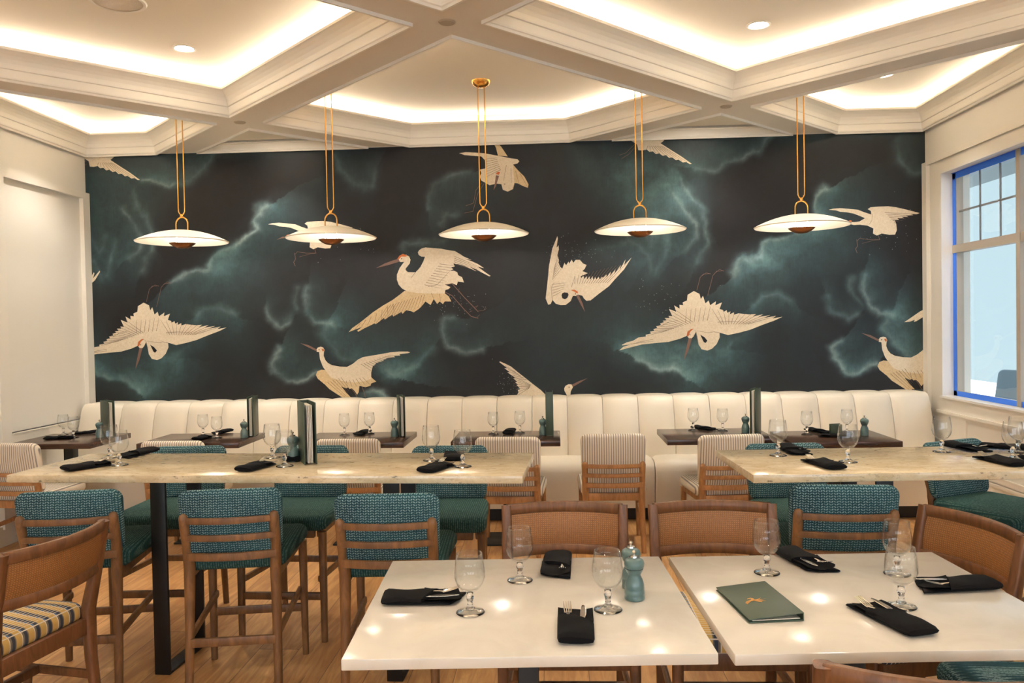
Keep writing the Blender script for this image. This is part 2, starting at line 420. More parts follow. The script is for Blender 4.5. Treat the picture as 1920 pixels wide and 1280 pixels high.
# downlights
def downlight(x, y, z, label):
    t = thing('downlight', label, 'ceiling light', (x, y, z), 0, 'recessed ceiling downlights')
    MB().lathe([(.052, -.001), (.068, -.001), (.07, -.004), (.056, -.007), (.052, -.004)], 28, cap=False).put('trim_ring', M_trim, t)
    MB().lathe([(0, -.003), (.052, -.003)], 28).put('lens', M_dl, t)
    l = bpy.data.lights.new('downlight_lamp', 'SPOT'); l.energy = DLSPOT; l.color = WARM2[:3]; l.spot_size = 1.75; l.spot_blend = .6; l.shadow_soft_size = .05
    lo = bpy.data.objects.new('downlight_lamp', l); COL.objects.link(lo); lo.location = (0, 0, -.02); lo.parent = t
    return t
DLS = [((P2x, -1.75), ZC, 'round downlight in the large left coffer nearest the camera'),
       ((P2x+LL, -1.78), ZC, 'round downlight in the large right coffer, top right of the room'),
       ((3.0, -.73), ZC, 'round downlight partly behind the beam, beside the right wall'),
       ((-2.72, -.76), ZC, 'round downlight in the corner coffer by the left wall'),
       ((P2x-.02, -.39), ZS+.073, 'small downlight just behind the left beam crossing at the mural'),
       ((P2x+LL-.02, -.39), ZS+.073, 'small downlight just behind the right beam crossing at the mural')]
for (x, y), z, lb in DLS: downlight(x, y, z, lb)
for i, (x, y) in enumerate([(P2x, -3.5), (P2x+LL, -3.5), (.15, -5.2), (P2x, -7), (P2x+LL, -7), (.15, -8.6)]):
    downlight(x, y, ZC, 'round downlight in a coffer behind the camera side of the room')
for (x, y), lb in (((P2x+LL/2, -dd-LL/2), 'round sprinkler cover on the beam crossing nearest the camera'), ((P2x, -dd), 'round sprinkler cover on the left beam crossing near the mural'), ((P2x+LL, -dd), 'round sprinkler cover on the right beam crossing near the mural')):
    tag(MB().lathe([(0, -.008), (.036, -.007), (.04, -.003), (.042, 0)], 24).put('sprinkler_cover', M_grey, loc=(x, y, ZS)), lb, 'sprinkler cover', 'sprinkler covers on the beams')
t = thing('ceiling_speaker', 'round perforated speaker grille at the top left of the ceiling', 'speaker', (-1.58, -2.46, ZC))
MB().lathe([(.118, -.001), (.135, -.001), (.14, -.006), (.134, -.012), (.12, -.010)], 36, cap=False).put('rim', M_trim, t)
mb = MB().lathe([(0, -.012), (.06, -.011), (.12, -.009)], 36)
mb.put('grille', mat('perforated grille', rgb(196, 178, 150), .5, fn=lambda nt, b: bump(nt, b, noise(nt, coords(nt)[0], 150, 2), .003, 1)), t)

# ---- wall panelling
def S(mb, name, m=M_trim): return struct(mb.put(name, m, smooth=False))
xl = XL
mb = MB()   # left frame
mb.box(xl, xl+.035, -.095, -.004, .12, 2.65).box(xl, xl+.035, -7.5, -.095, 2.60, 2.65)
for y in (-1.10, -2.25, -3.4): mb.box(xl, xl+.035, y-.05, y+.05, .12, 2.6)
mb.box(xl, xl+.035, -7.5, -1.15, 2.28, 2.32)
mb.box(xl, xl+.035, -1.05, -.095, .70, .785).box(xl, xl+.045, -1.05, -.095, .775, .785)
S(mb, 'trim_40')
S(MB().box(xl, xl+.018, -10, -.004, 0, .14), 'baseboard_left')
xr = XR
mb = MB()
mb.box(xr-.03, xr, -.075, -.004, .77, 2.70)
lay = xr-.012
mb.box(lay, xr, -.277, -.115, .77, 2.67)
a0, b0 = WIN[0]
mb.box(lay, xr, a0-.35, a0, .77, 2.67).box(lay, xr, a0, b0, .77, WZ0).box(lay, xr, a0, b0, WZ1, 2.67)
mb.box(xr-.028, xr, -9.9, -.06, 2.672, 2.705).box(xr-.02, xr, -9.9, -.06, 2.705, 2.716)
mb.box(xr-.03, xr, -9.9, -.21, .752, .772).box(xr-.016, xr, -9.9, -.21, .735, .752)
mb.box(xr-.012, xr, -9.9, -.21, .725, .735)
# wainscot frame with sunk panels
mb.box(xr-.014, xr, -.62, -.21, .14, .735).box(xr-.014, xr, -9.9, -.62, .36, .40)
for y in (-1.9, -3.2, -4.5): mb.box(xr-.014, xr, y-.1, y, .36, .735)
S(mb, 'trim_41')
mb = MB().box(xr-.016, xr, -9.9, -.5, 0, .22).box(xr-.024, xr, -9.9, -.5, .22, .245).box(xr-.012, xr, -9.9, -.5, .245, .33).box(xr-.022, xr, -9.9, -.5, .33, .35)
S(mb, 'baseboard_right')
# windows
def win_x(i, y0, y1, tape):
    r = bpy.data.objects.new('window_%d' % i, None); COL.objects.link(r); struct(r)
    x = XR+.075; fw = .035
    # reveal lining
    mb = MB().box(XR-.0125, x, y1-.003, y1+.01, WZ0-.01, WZ1+.01).box(XR-.0125, x, y0-.01, y0+.003, WZ0-.01, WZ1+.01).box(XR-.0125, x, y0, y1, WZ1-.003, WZ1+.01).box(XR-.03, x, y0, y1, WZ0-.012, WZ0+.003)
    mb.put('reveal', mat('white window lining', rgb(236, 232, 226), .5), r, smooth=False)
    if tape:
        mb = MB(); tx = x-.004
        mb.box(tx, x, y1-.05, y1, WZ0, WZ1).box(tx, x, y0, y0+.05, WZ0, WZ1).box(tx, x, y0, y1, WZ1-.05, WZ1).box(tx, x, y0, y1, WZ0, WZ0+.04)
        mb.box(x-.07, x, y1-.012, y1-.0005, WZ0, WZ1) if False else None
        mb.box(x-.012, x, y0, y1, WZ1-.006, WZ1-.0035)
        mb.put('masking_tape', M_blue, r, smooth=False)
    mb = MB().box(x, x+.05, y1-fw-.02, y1, WZ0, WZ1).box(x, x+.05, y0, y0+fw, WZ0, WZ1).box(x, x+.05, y0, y1, WZ1-fw, WZ1).box(x, x+.05, y0, y1, WZ0, WZ0+fw)
    n = 3; wd = (y1-y0)/n if not tape else .83
    ml = [y1-wd*(k+1) for k in range(n-1)] if not tape else [-1.14, -1.94]
    for y in ml: mb.box(x-.012, x+.05, y-.022, y+.022, WZ0, WZ1)
    mb.box(x-.008, x+.045, y0, y1, 1.965, 2.025)
    mb.put('sash_frame', M_sash, r, smooth=False)
    mb = MB(); ed = [y1]+ml+[y0]
    for k in range(3):
        a, b = ed[k], ed[k+1]
        for f in (.40, .70) if k == 0 else (.33, .66): mb.box(x+.018, x+.026, a+(b-a)*f-.006, a+(b-a)*f+.006, 2.02, WZ1)
    mb.box(x+.018, x+.026, y0, y1, 2.268, 2.282)
    mb.put('muntin', mat('grey muntin bar', rgb(120, 122, 124), .5), r, smooth=False)
    MB().box(x+.028, x+.032, y0, y1, WZ0, WZ1).put('pane', M_pane, r, smooth=False)
    return r
win_x(1, *WIN[0], True); win_x(2, *WIN[1], False); win_x(3, *WIN[2], False)
# outside
struct(MB().box(XR+.2, 16, -16, 6, -.2, -.1).put('ground', M_patio, smooth=False))
mb = MB().box(6.6, 6.9, -.4, .8, -.1, 4).box(6.55, 6.95, -.5, .9, -.1, .3)
tag(mb.put('porch_column', M_ext, smooth=False), 'pale square porch column outside the right window', 'column')
struct(MB().box(XR+.2, 5.6, -16, 6, 3.0, 3.15).put('sky_block_slab', M_ext, smooth=False))  # added slab, not a known roof: blocks sky light above the right windows
struct(MB().box(11, 11.3, -12, 16, -.1, 7.5).put('garden_wall', M_ext, smooth=False))
t = thing('patio_chair', 'dark outdoor chair seen through the bottom of the right window', 'chair', (5.95, 3.1, -.1), 2.2)
mb = slab(rrect(.46, .5, .06), .05, .02); mb.map(lambda u, v, w: (u, -.22+w-.15*(v/.5), .68+v)); mb.put('backrest', M_chout, t)
mb = slab(rrect(.48, .48, .05), .06, .025); mb.map(lambda u, v, w: (u, v, .43+w)); mb.put('seat', M_chout, t)
for sx in (-1, 1):
    for sy in (-1, 1): MB().tube([(sx*.2, sy*.2, 0), (sx*.19, sy*.19, .42)], .016).put('leg', M_chout, t)

# ------------------------------------------------------------------ MURAL
PX = 4.556       # repeat of the wallpaper pattern in metres
nx, nz = 620, 206; x0, x1, z0, z1 = XL+.002, XR-.002, .80, 2.962
gx = np.linspace(x0, x1, nx); gz = np.linspace(z0, z1, nz); GX, GZ = np.meshgrid(gx, gz)
def vnoise(x, y, seed, s):
    r = np.random.default_rng(seed); T = r.random((64, 64)); x = x/s; y = y/s
    xi = np.floor(x).astype(int); yi = np.floor(y).astype(int); fx = x-xi; fy = y-yi; fx = fx*fx*(3-2*fx); fy = fy*fy*(3-2*fy)
    g = lambda a, b: T[a % 64, b % 64]
    return (g(xi, yi)*(1-fx)+g(xi+1, yi)*fx)*(1-fy)+(g(xi, yi+1)*(1-fx)+g(xi+1, yi+1)*fx)*fy
def fbm(x, y, seed, s, o=5): return sum(vnoise(x, y, seed+k, s/2**k)*.5**k for k in range(o))/(2-.5**(o-1))
WXX = GX+(fbm(GX, GZ, 11, .3)-.5)*.16+(fbm(GX, GZ, 41, .07)-.5)*.03; WZZ = GZ+(fbm(GX, GZ, 23, .3)-.5)*.16+(fbm(GX, GZ, 53, .07)-.5)*.03
D = np.zeros_like(GX); E_ = np.zeros_like(GX)
def wp(a, b): q = ony(a, b, 0); return q.x, q.z
def stroke(pts, wi, wo, I, edge=.0, both=True):
    """bright wisp: falls off slowly over wi (px) on the left-hand side of the path, fast over wo on the other"""
    global D, E_
    P = [wp(*p) for p in pts]
    for sh in ((-PX, 0, PX) if both else (0,)):
        best = np.full(GX.shape, 1e9); sd = np.zeros_like(GX)
        for (ax, az), (bx, bz) in zip(P[:-1], P[1:]):
            ax_, bx_ = ax+sh, bx+sh; ex, ez = bx_-ax_, bz-az; l2 = ex*ex+ez*ez
            t_ = np.clip(((WXX-ax_)*ex+(WZZ-az)*ez)/l2, 0, 1); qx, qz = ax_+t_*ex, az+t_*ez
            d_ = np.hypot(WXX-qx, WZZ-qz); s_ = np.sign(ex*(WZZ-az)-ez*(WXX-ax_))
            m_ = d_ < best; best = np.where(m_, d_, best); sd = np.where(m_, s_, sd)
        wi_, wo_ = wi/228., wo/228.
        wi_ *= 1.1; wo_ *= 1.5; val = np.where(sd > 0, np.exp(-(best/wi_)**1.2), np.exp(-(best/wo_)**2))*I
        D = np.maximum(D, val)+np.minimum(D, val)*.35
        E_ = np.maximum(E_, np.exp(-(best/(4.2/228.))**1.3)*edge)
# paths run so that the soft side lies on the left of the direction of travel
stroke([(270, 346), (310, 350), (345, 340), (380, 315), (402, 285)], 70, 6, .75, .5)
stroke([(180, 330), (230, 345), (262, 330)], 60, 40, .55, 0)
stroke([(180, 400), (215, 380), (245, 370)], 40, 40, .5, 0)
stroke([(292, 440), (282, 410), (262, 388), (248, 366)], 28, 7, .62, .3)
stroke([(270, 512), (288, 475), (292, 440)], 30, 8, .5, .3)
stroke([(200, 520), (215, 495), (222, 455)], 22, 10, .45, .2)
stroke([(172, 455), (190, 475), (203, 440)], 25, 14, .4, .2)
stroke([(498, 386), (476, 396), (470, 412), (476, 432), (458, 458), (430, 466), (400, 478), (392, 500), (350, 508), (328, 530)], 48, 5, .95, .85)
stroke([(520, 470), (470, 500), (420, 520)], 30, 30, .4, 0)
stroke([(440, 585), (415, 572), (385, 574), (368, 588)], 34, 8, .6, .3)
stroke([(172, 688), (200, 700), (236, 706), (262, 730)], 45, 4, 1.0, .9)
stroke([(180, 660), (240, 668), (330, 672)], 36, 40, .6, 0)
stroke([(330, 668), (360, 640), (366, 600)], 20, 18, .4, .1)
stroke([(270, 740), (290, 712), (330, 700)], 30, 26, .55, 0)
stroke([(500, 578), (508, 600), (530, 614), (545, 604)], 20, 5, .6, .5)
stroke([(572, 535), (569, 560), (574, 590), (590, 606), (618, 610)], 26, 5, .75, .7)
stroke([(556, 540), (548, 570), (556, 585)], 14, 8, .4, .3)
stroke([(520, 655), (511, 668), (513, 690), (532, 710), (556, 712), (590, 700)], 40, 5, .85, .8)
stroke([(610, 612), (602, 630), (622, 655), (640, 680), (690, 684), (740, 700)], 60, 10, .8, .2)
stroke([(740, 700), (790, 680), (812, 655)], 30, 8, .7, .2)
stroke([(738, 748), (724, 728), (706, 726), (692, 732)], 60, 3, 1.0, 1.0)
stroke([(858, 598), (836, 604), (833, 630), (842, 650), (862, 657), (905, 650)], 40, 5, .7, .5)
stroke([(880, 326), (845, 330), (814, 345), (803, 368), (808, 392)], 45, 5, .6, .3)
stroke([(835, 420), (842, 400), (866, 396)], 25, 8, .45, .2)
stroke([(840, 450), (796, 450), (766, 462), (760, 478)], 30, 6, .55, .3)
stroke([(622, 290), (632, 325), (655, 345), (690, 348), (700, 325)], 34, 8, .45, .25)
stroke([(690, 270), (560, 278), (420, 292)], 10, 24, .35, 0)
stroke([(1215, 500), (1206, 470), (1170, 455), (1130, 470)], 26, 14, .4, .2)
stroke([(1180, 330), (1215, 380), (1225, 430), (1205, 480)], 40, 40, .5, 0)
stroke([(1265, 362), (1290, 392), (1303, 418), (1300, 445), (1278, 466)], 14, 30, .6, .4)
stroke([(1100, 300), (1130, 340), (1160, 330)], 40, 30, .35, 0)
stroke([(1010, 700), (1060, 640), (1140, 600)], 60, 60, .22, 0)
stroke([(470, 560), (450, 600), (470, 650)], 60, 60, .18, 0)
fb = fbm(WXX, WZZ, 77, .5, 6); fb2 = fbm(GX, GZ, 99, .16, 5)
Dm = np.clip(D*.9*(.30+1.05*fb)+(fb-.52)*.35*(fb2), 0, 1.2)
Em = np.clip(E_*(fb2*1.6-.25), 0, 1)
def L3(*c): return np.array([lin(q) for q in c])
base = L3(19, 18, 21); mid = L3(52, 76, 79); hi = L3(122, 162, 162); wh = L3(190, 208, 204)
dp = Dm[..., None]
colr = base*(1-np.clip(dp*1.5, 0, 1))+mid*np.clip(dp*1.5, 0, 1)
hf = np.clip((dp-.55)*1.6, 0, 1)*.7; colr = colr*(1-hf)+hi*hf
ef = Em[..., None]*.5; colr = colr*(1-ef)+wh*ef
bl = (np.clip((fbm(GX, GZ, 31, .9, 3)-.35)*1.6, 0, 1)*.35)[..., None]; colr = colr*(1-bl)+colr*np.array([.82, 1.0, 1.22])*bl
V = np.stack([GX.ravel(), np.full(GX.size, -.003), GZ.ravel()], 1).tolist()
Fc = [(r_*nx+c_, r_*nx+c_+1, (r_+1)*nx+c_+1, (r_+1)*nx+c_) for r_ in range(nz-1) for c_ in range(nx-1)]
ngrid = len(Fc); fm = [0]*ngrid
def cvt(ox, oy, s, pts): return [wp(ox+x/s, oy+y/s) for x, y in pts]
def poly(P, m, lay, shifts):
    for sh in shifts:
        Q = [(x+sh, z) for x, z in P]
        Q = clip(clip(clip(clip(Q, 0, x0, False), 0, x1, True), 1, z1, True), 1, z0, False)
        if len(Q) < 3: continue
        ar = sum(Q[i-1][0]*Q[i][1]-Q[i][0]*Q[i-1][1] for i in range(len(Q)))
        if ar < 0: Q = Q[::-1]
        n0 = len(V); V.extend([(x, -.003-.0006*lay, z) for x, z in Q]); Fc.append(tuple(range(n0, n0+len(Q)))); fm.append(m)
def lineP(P, w, m, lay, shifts, w2=None):
    for (ax, az), (bx, bz), k in zip(P[:-1], P[1:], range(99)):
        d = Vector((bx-ax, bz-az)); 
        if d.length < 1e-5: continue
        n_ = Vector((-d.y, d.x)).normalized(); T = len(P)-1
        wa = w+(0 if w2 is None else (w2-w)*k/T); wb = w+(0 if w2 is None else (w2-w)*(k+1)/T); e = d.normalized()*wa*.4
        poly([(ax-e.x+n_.x*wa/2, az-e.y+n_.y*wa/2), (bx+e.x+n_.x*wb/2, bz+e.y+n_.y*wb/2), (bx+e.x-n_.x*wb/2, bz+e.y-n_.y*wb/2), (ax-e.x-n_.x*wa/2, az-e.y-n_.y*wa/2)], m, lay, shifts)
CR, GD, OR, BR, LN = 1, 2, 3, 4, 5
def crane(o, sh, fills, beak=None, crown=None, eye=None, legs=(), lines=(), lw=.0032):
    ox, oy, s = o
    for m, l, pts in fills: poly(cvt(ox, oy, s, pts), m, l, sh)
    if beak: poly(cvt(ox, oy, s, beak), BR, 3, sh)
    if crown: poly(cvt(ox, oy, s, crown), OR, 4, sh)
    if eye:
        c = cvt(ox, oy, s, [eye])[0]; poly([(c[0]+.005*math.cos(a*PI/4), c[1]+.005*math.sin(a*PI/4)) for a in range(8)], LN, 5, sh)
    for lg, w_ in legs: lineP(cvt(ox, oy, s, lg), w_, BR, 2, sh)
    for ln in lines: lineP(cvt(ox, oy, s, ln), lw, LN, 4, sh, lw*.5)
def fan(A, B, n, jit=0):   # lines between two polylines, A start points, B end points
    def at(P, t):
        t *= len(P)-1; i = min(int(t), len(P)-2); f = t-i; return (P[i][0]+(P[i+1][0]-P[i][0])*f, P[i][1]+(P[i+1][1]-P[i][1])*f)
    return [[at(A, k/(n-1)), at(B, k/(n-1))] for k in range(n)]
ALL = (-PX, 0, PX); ONE = (0,)
# big crane over the middle
crane((640, 440, 6.4), ONE,
 [(GD, 1, [(760, 672), (900, 690), (1060, 700), (1240, 700), (1290, 740), (1320, 800), (1240, 800), (1220, 832), (1180, 800), (1150, 830), (1110, 770), (1072, 842), (1010, 800), (960, 862), (930, 890), (870, 930), (836, 916), (780, 905), (735, 947), (722, 925), (625, 980), (612, 958), (522, 1017), (512, 998), (415, 1072), (400, 1062), (345, 1090), (280, 1120), (205, 1163), (190, 1150), (250, 1105), (88, 1168), (130, 1120), (230, 1050), (380, 930), (500, 850), (620, 780), (700, 720)]),
  (CR, 2, [(690, 290), (700, 262), (730, 240), (780, 240), (815, 262), (831, 300), (822, 345), (790, 385), (770, 410), (780, 432), (800, 448), (890, 450), (950, 385), (985, 320), (1005, 265), (960, 262), (928, 240), (920, 210), (935, 185), (965, 165), (1010, 152), (1100, 160), (1200, 168), (1300, 188), (1362, 195), (1430, 235), (1470, 262), (1565, 303), (1480, 285), (1570, 320), (1640, 352), (1712, 400), (1640, 385), (1720, 445), (1792, 494), (1775, 499), (1700, 460), (1600, 405), (1540, 382), (1622, 438), (1560, 412), (1480, 375), (1400, 352), (1345, 348), (1362, 380), (1320, 392), (1345, 415), (1300, 432), (1350, 430), (1392, 450), (1402, 485), (1450, 510), (1472, 572), (1400, 560), (1385, 605), (1330, 580), (1250, 600), (1310, 628), (1290, 650), (1250, 662), (1240, 705), (1060, 705), (900, 695), (790, 680), (730, 645), (690, 600), (668, 540), (668, 480), (700, 400), (740, 345), (755, 325), (715, 328), (695, 318)])],
 beak=[(688, 288), (702, 322), (560, 365), (418, 400), (520, 345), (620, 308)], crown=[(672, 292), (700, 250), (740, 230), (800, 252), (770, 264), (722, 262), (690, 296)], eye=(725, 288),
 legs=[([(1250, 598), (1330, 585), (1480, 755), (1640, 920)], .0055), ([(1250, 690), (1330, 730), (1470, 890), (1560, 980), (1640, 1000)], .0055), ([(1590, 870), (1640, 850), (1600, 890)], .002), ([(1640, 915), (1710, 910), (1735, 860)], .002), ([(1530, 930), (1570, 912)], .002), ([(1620, 1000), (1660, 960)], .002)],
 lines=fan([(560, 850), (1000, 720)], [(420, 1060), (960, 860)], 14)+fan([(230, 1060), (620, 830)], [(160, 1140), (640, 960)], 7)+fan([(1180, 350), (1000, 600)], [(1350, 370), (1180, 640)], 10)+fan([(1360, 260), (1350, 345)], [(1690, 400), (1640, 435)], 5)+[[(840, 515), (900, 440), (960, 380)], [(1040, 620), (1150, 600), (1300, 440)], [(1080, 700), (1110, 770)], [(1180, 710), (1190, 800)]])
# plunging spread-wing crane (repeats)
oC2 = (1140, 480, 5.647)
crane(oC2, ALL,
 [(CR, 1, [(118, 998), (160, 960), (240, 935), (150, 945), (146, 938), (200, 912), (265, 895), (320, 862), (400, 850), (398, 832), (455, 820), (445, 800), (490, 790), (480, 772), (520, 762), (510, 742), (560, 730), (550, 712), (592, 700), (578, 684), (620, 680), (600, 655), (650, 655), (640, 632), (680, 635), (645, 560), (700, 580), (722, 590), (700, 522), (758, 556), (755, 515), (795, 520), (790, 490), (835, 470), (842, 410), (908, 370), (968, 400), (982, 455), (1005, 420), (1030, 500), (1065, 470), (1080, 520), (1142, 478), (1135, 520), (1205, 490), (1180, 560), (1215, 570), (1225, 590), (1255, 572), (1262, 600), (1295, 585), (1290, 615), (1330, 595), (1335, 620), (1380, 605), (1440, 612), (1500, 618), (1568, 612), (1530, 640), (1642, 615), (1590, 645), (1715, 625), (1650, 655), (1778, 632), (1740, 660), (1845, 642), (1760, 682), (1640, 725), (1500, 780), (1380, 812), (1270, 835), (1200, 815), (1180, 810), (1182, 860), (1150, 930), (1100, 980), (1050, 1000), (990, 985), (955, 930), (940, 850), (925, 790), (900, 770), (850, 790), (830, 845), (760, 875), (640, 908), (520, 918), (360, 935), (240, 965)])],
 beak=[(852, 868), (888, 868), (850, 1000), (806, 1098), (812, 1040)], crown=[(830, 845), (840, 800), (880, 770), (905, 768), (870, 800), (850, 850)], eye=(866, 832),
 legs=[([(940, 360), (975, 225), (1010, 190), (1080, 185)], .003), ([(985, 215), (1040, 175), (1085, 190)], .002), ([(1055, 415), (1110, 205), (1150, 160), (1220, 155)], .003), ([(1120, 190), (1180, 140), (1225, 160)], .002)],
 lines=fan([(620, 790), (900, 700)], [(420, 840), (700, 560)], 12)+fan([(1200, 720), (1480, 720)], [(1100, 560), (1760, 640)], 12)+[[(300, 915), (480, 880)], [(240, 930), (480, 900)], [(930, 800), (945, 860), (958, 930)], [(1182, 812), (1120, 800), (1060, 810), (1000, 800), (940, 790)], [(560, 740), (640, 700), (740, 680)], [(1160, 700), (1300, 690), (1440, 700)]]+fan([(820, 700), (1050, 680)], [(830, 560), (1080, 540)], 6))
poly(cvt(*oC2, [(975, 830), (1020, 858), (1052, 895), (1030, 920), (1010, 905)]), 0, 3, ALL)
poly(cvt(*oC2, [(840, 852), (872, 792), (905, 772), (930, 800), (905, 850), (885, 870), (855, 868)]), CR, 2, ALL)
# standing crane (repeats)
crane((540, 620, 6.4), ALL,
 [(GD, 1, [(460, 470), (400, 466), (355, 485), (336, 530), (360, 575), (440, 640), (500, 700), (600, 765), (690, 822), (742, 828), (720, 795), (758, 800), (700, 740), (640, 665), (700, 690), (720, 680), (740, 695), (770, 690), (800, 720), (830, 765), (850, 735), (858, 660), (930, 675), (990, 660), (1000, 630), (1060, 608), (1020, 575), (990, 540), (900, 500), (700, 440)]),
  (CR, 2, [(375, 255), (345, 250), (342, 225), (360, 200), (395, 190), (425, 200), (440, 230), (432, 260), (430, 300), (450, 350), (480, 385), (530, 412), (620, 428), (710, 432), (780, 395), (840, 345), (900, 315), (1000, 298), (1120, 278), (1230, 258), (1330, 248), (1440, 248), (1468, 258), (1440, 268), (1340, 280), (1348, 296), (1270, 300), (1286, 316), (1200, 325), (1140, 352), (1150, 358), (1060, 385), (1040, 412), (1020, 420), (1000, 500), (1000, 570), (940, 600), (800, 620), (640, 600), (520, 560), (470, 500), (420, 430), (385, 340)])],
 beak=[(345, 222), (350, 248), (250, 200), (150, 148), (250, 172)], crown=[(405, 215), (430, 215), (438, 245), (415, 245)], eye=(376, 226),
 legs=[([(760, 690), (800, 740), (845, 818)], .0035), ([(890, 670), (915, 740), (935, 818)], .0035)],
 lines=fan([(880, 400), (1200, 300)], [(1000, 480), (1300, 300)], 11)+fan([(480, 620), (640, 560)], [(690, 800), (740, 700)], 6)+fan([(700, 600), (900, 560)], [(720, 680), (980, 640)], 6))
# curled crane right of the middle
crane((920, 430, 6.4), ONE,
 [(CR, 1, [(660, 830), (690, 560), (700, 440), (740, 230), (800, 80), (806, 110), (790, 220), (815, 190), (818, 240), (800, 310), (818, 360), (815, 400), (835, 450), (860, 470), (885, 400), (905, 430), (935, 385), (942, 412), (972, 362), (992, 400), (1020, 365), (1070, 365), (1110, 410), (1150, 425), (1130, 470), (1100, 500), (1165, 525), (1120, 545), (1080, 560), (1085, 585), (1112, 555), (1125, 595), (1150, 560), (1160, 600), (1185, 562), (1195, 605), (1222, 560), (1232, 605), (1255, 568), (1268, 600), (1295, 570), (1310, 600), (1335, 570), (1348, 580), (1390, 540), (1390, 575), (1440, 508), (1432, 560), (1500, 470), (1480, 540), (1560, 428), (1545, 490), (1618, 360), (1600, 430), (1690, 338), (1600, 480), (1480, 610), (1420, 680), (1300, 770), (1200, 850), (1150, 856), (1120, 830), (1100, 795), (1040, 780), (985, 800), (960, 860), (900, 905), (840, 908), (780, 890), (742, 845), (720, 895), (690, 902)])],
 beak=[(1025, 795), (1055, 782), (1100, 880), (1132, 990), (1085, 910)], crown=[(960, 728), (1000, 722), (1040, 740), (1050, 768), (1020, 760), (1000, 745)], eye=(1018, 773),
 lines=fan([(760, 480), (740, 600)], [(810, 300), (850, 470)], 6)+fan([(1010, 650), (1400, 640)], [(1010, 560), (1640, 400)], 15)+fan([(740, 660), (750, 800)], [(900, 640), (860, 740)], 5)+[[(740, 845), (728, 700), (760, 640)], [(970, 690), (1010, 560)]])
poly(cvt(920, 430, 6.4, [(850, 790), (860, 765), (885, 755), (925, 760), (935, 785), (920, 820), (890, 838), (860, 825)]), 0, 3, ONE)
poly(cvt(920, 430, 6.4, [(935, 760), (960, 735), (1005, 745), (1040, 760), (1042, 785), (1015, 800), (990, 790), (960, 790)]), CR, 2, ONE)
# crane high in the middle
crane((840, 240, 3.84), ONE,
 [(GD, 1, [(312, 88), (335, 92), (380, 130), (430, 205), (360, 200), (345, 140)]), (GD, 1, [(470, 265), (500, 300), (550, 350), (580, 405), (575, 430), (545, 420), (500, 398), (450, 395)]),
  (CR, 2, [(80, 182), (130, 174), (200, 178), (260, 182), (330, 195), (400, 208), (450, 218), (500, 225), (514, 240), (500, 256), (470, 262), (470, 300), (478, 400), (468, 440), (430, 458), (395, 445), (385, 405), (350, 400), (300, 412), (240, 378), (228, 350), (240, 325), (230, 300), (250, 295), (275, 290), (265, 230), (240, 205), (180, 200), (120, 195)])],
 beak=[(345, 340), (368, 345), (345, 420), (328, 448), (338, 395)], crown=[(343, 330), (360, 314), (376, 318), (366, 338)], eye=(409, 404),
 legs=[([(262, 398), (215, 470), (180, 600), (120, 612)], .003), ([(240, 398), (200, 450), (185, 540), (130, 560)], .003)],
 lines=fan([(350, 215), (380, 300)], [(265, 225), (280, 350)], 8)+fan([(420, 270), (520, 330)], [(400, 380), (570, 420)], 4), lw=.003)
# crane cut by the ceiling (repeats)
crane((840, 240, 3.84), ALL,
 [(CR, 1, [(1300, 80), (1312, 50), (1556, 50), (1556, 90), (1530, 110), (1600, 155), (1680, 205), (1755, 258), (1740, 260), (1715, 245), (1690, 248), (1660, 228), (1640, 232), (1615, 212), (1590, 215), (1570, 195), (1545, 200), (1520, 182), (1495, 188), (1475, 168), (1450, 172), (1430, 155), (1400, 162), (1370, 160), (1362, 120)])],
 legs=[([(1345, 115), (1280, 180), (1235, 195)], .003), ([(1345, 140), (1300, 190), (1250, 220)], .003)],
 lines=fan([(1440, 130), (1540, 130)], [(1420, 165), (1720, 245)], 9), lw=.003)
# gliding crane with trailing legs (repeats)
crane((1540, 360, 3.37), ALL,
 [(CR, 1, [(45, 112), (75, 105), (120, 102), (170, 106), (230, 112), (270, 128), (315, 142), (312, 120), (292, 108), (310, 96), (360, 92), (420, 90), (470, 96), (540, 112), (620, 133), (600, 140), (560, 138), (580, 146), (530, 148), (548, 156), (505, 156), (520, 164), (480, 166), (490, 176), (462, 178), (472, 200), (476, 240), (465, 268), (430, 270), (380, 262), (350, 275), (325, 262), (328, 230), (290, 212), (240, 206), (205, 208), (182, 203), (178, 190), (210, 190), (240, 186), (275, 165), (240, 150), (200, 135), (160, 128), (120, 125), (90, 116)])],
 beak=[(180, 190), (180, 200), (130, 205), (100, 214), (140, 194)], crown=[(165, 186), (180, 178), (192, 182), (182, 196)],
 legs=[([(360, 275), (366, 300), (300, 300), (240, 292), (225, 310)], .003), ([(370, 300), (330, 305), (255, 325)], .002), ([(222, 300), (228, 340), (215, 360), (225, 384)], .004)],
 lines=fan([(400, 130), (460, 190)], [(590, 140), (470, 200)], 7)+[[(320, 140), (318, 180), (300, 205)]], lw=.003)
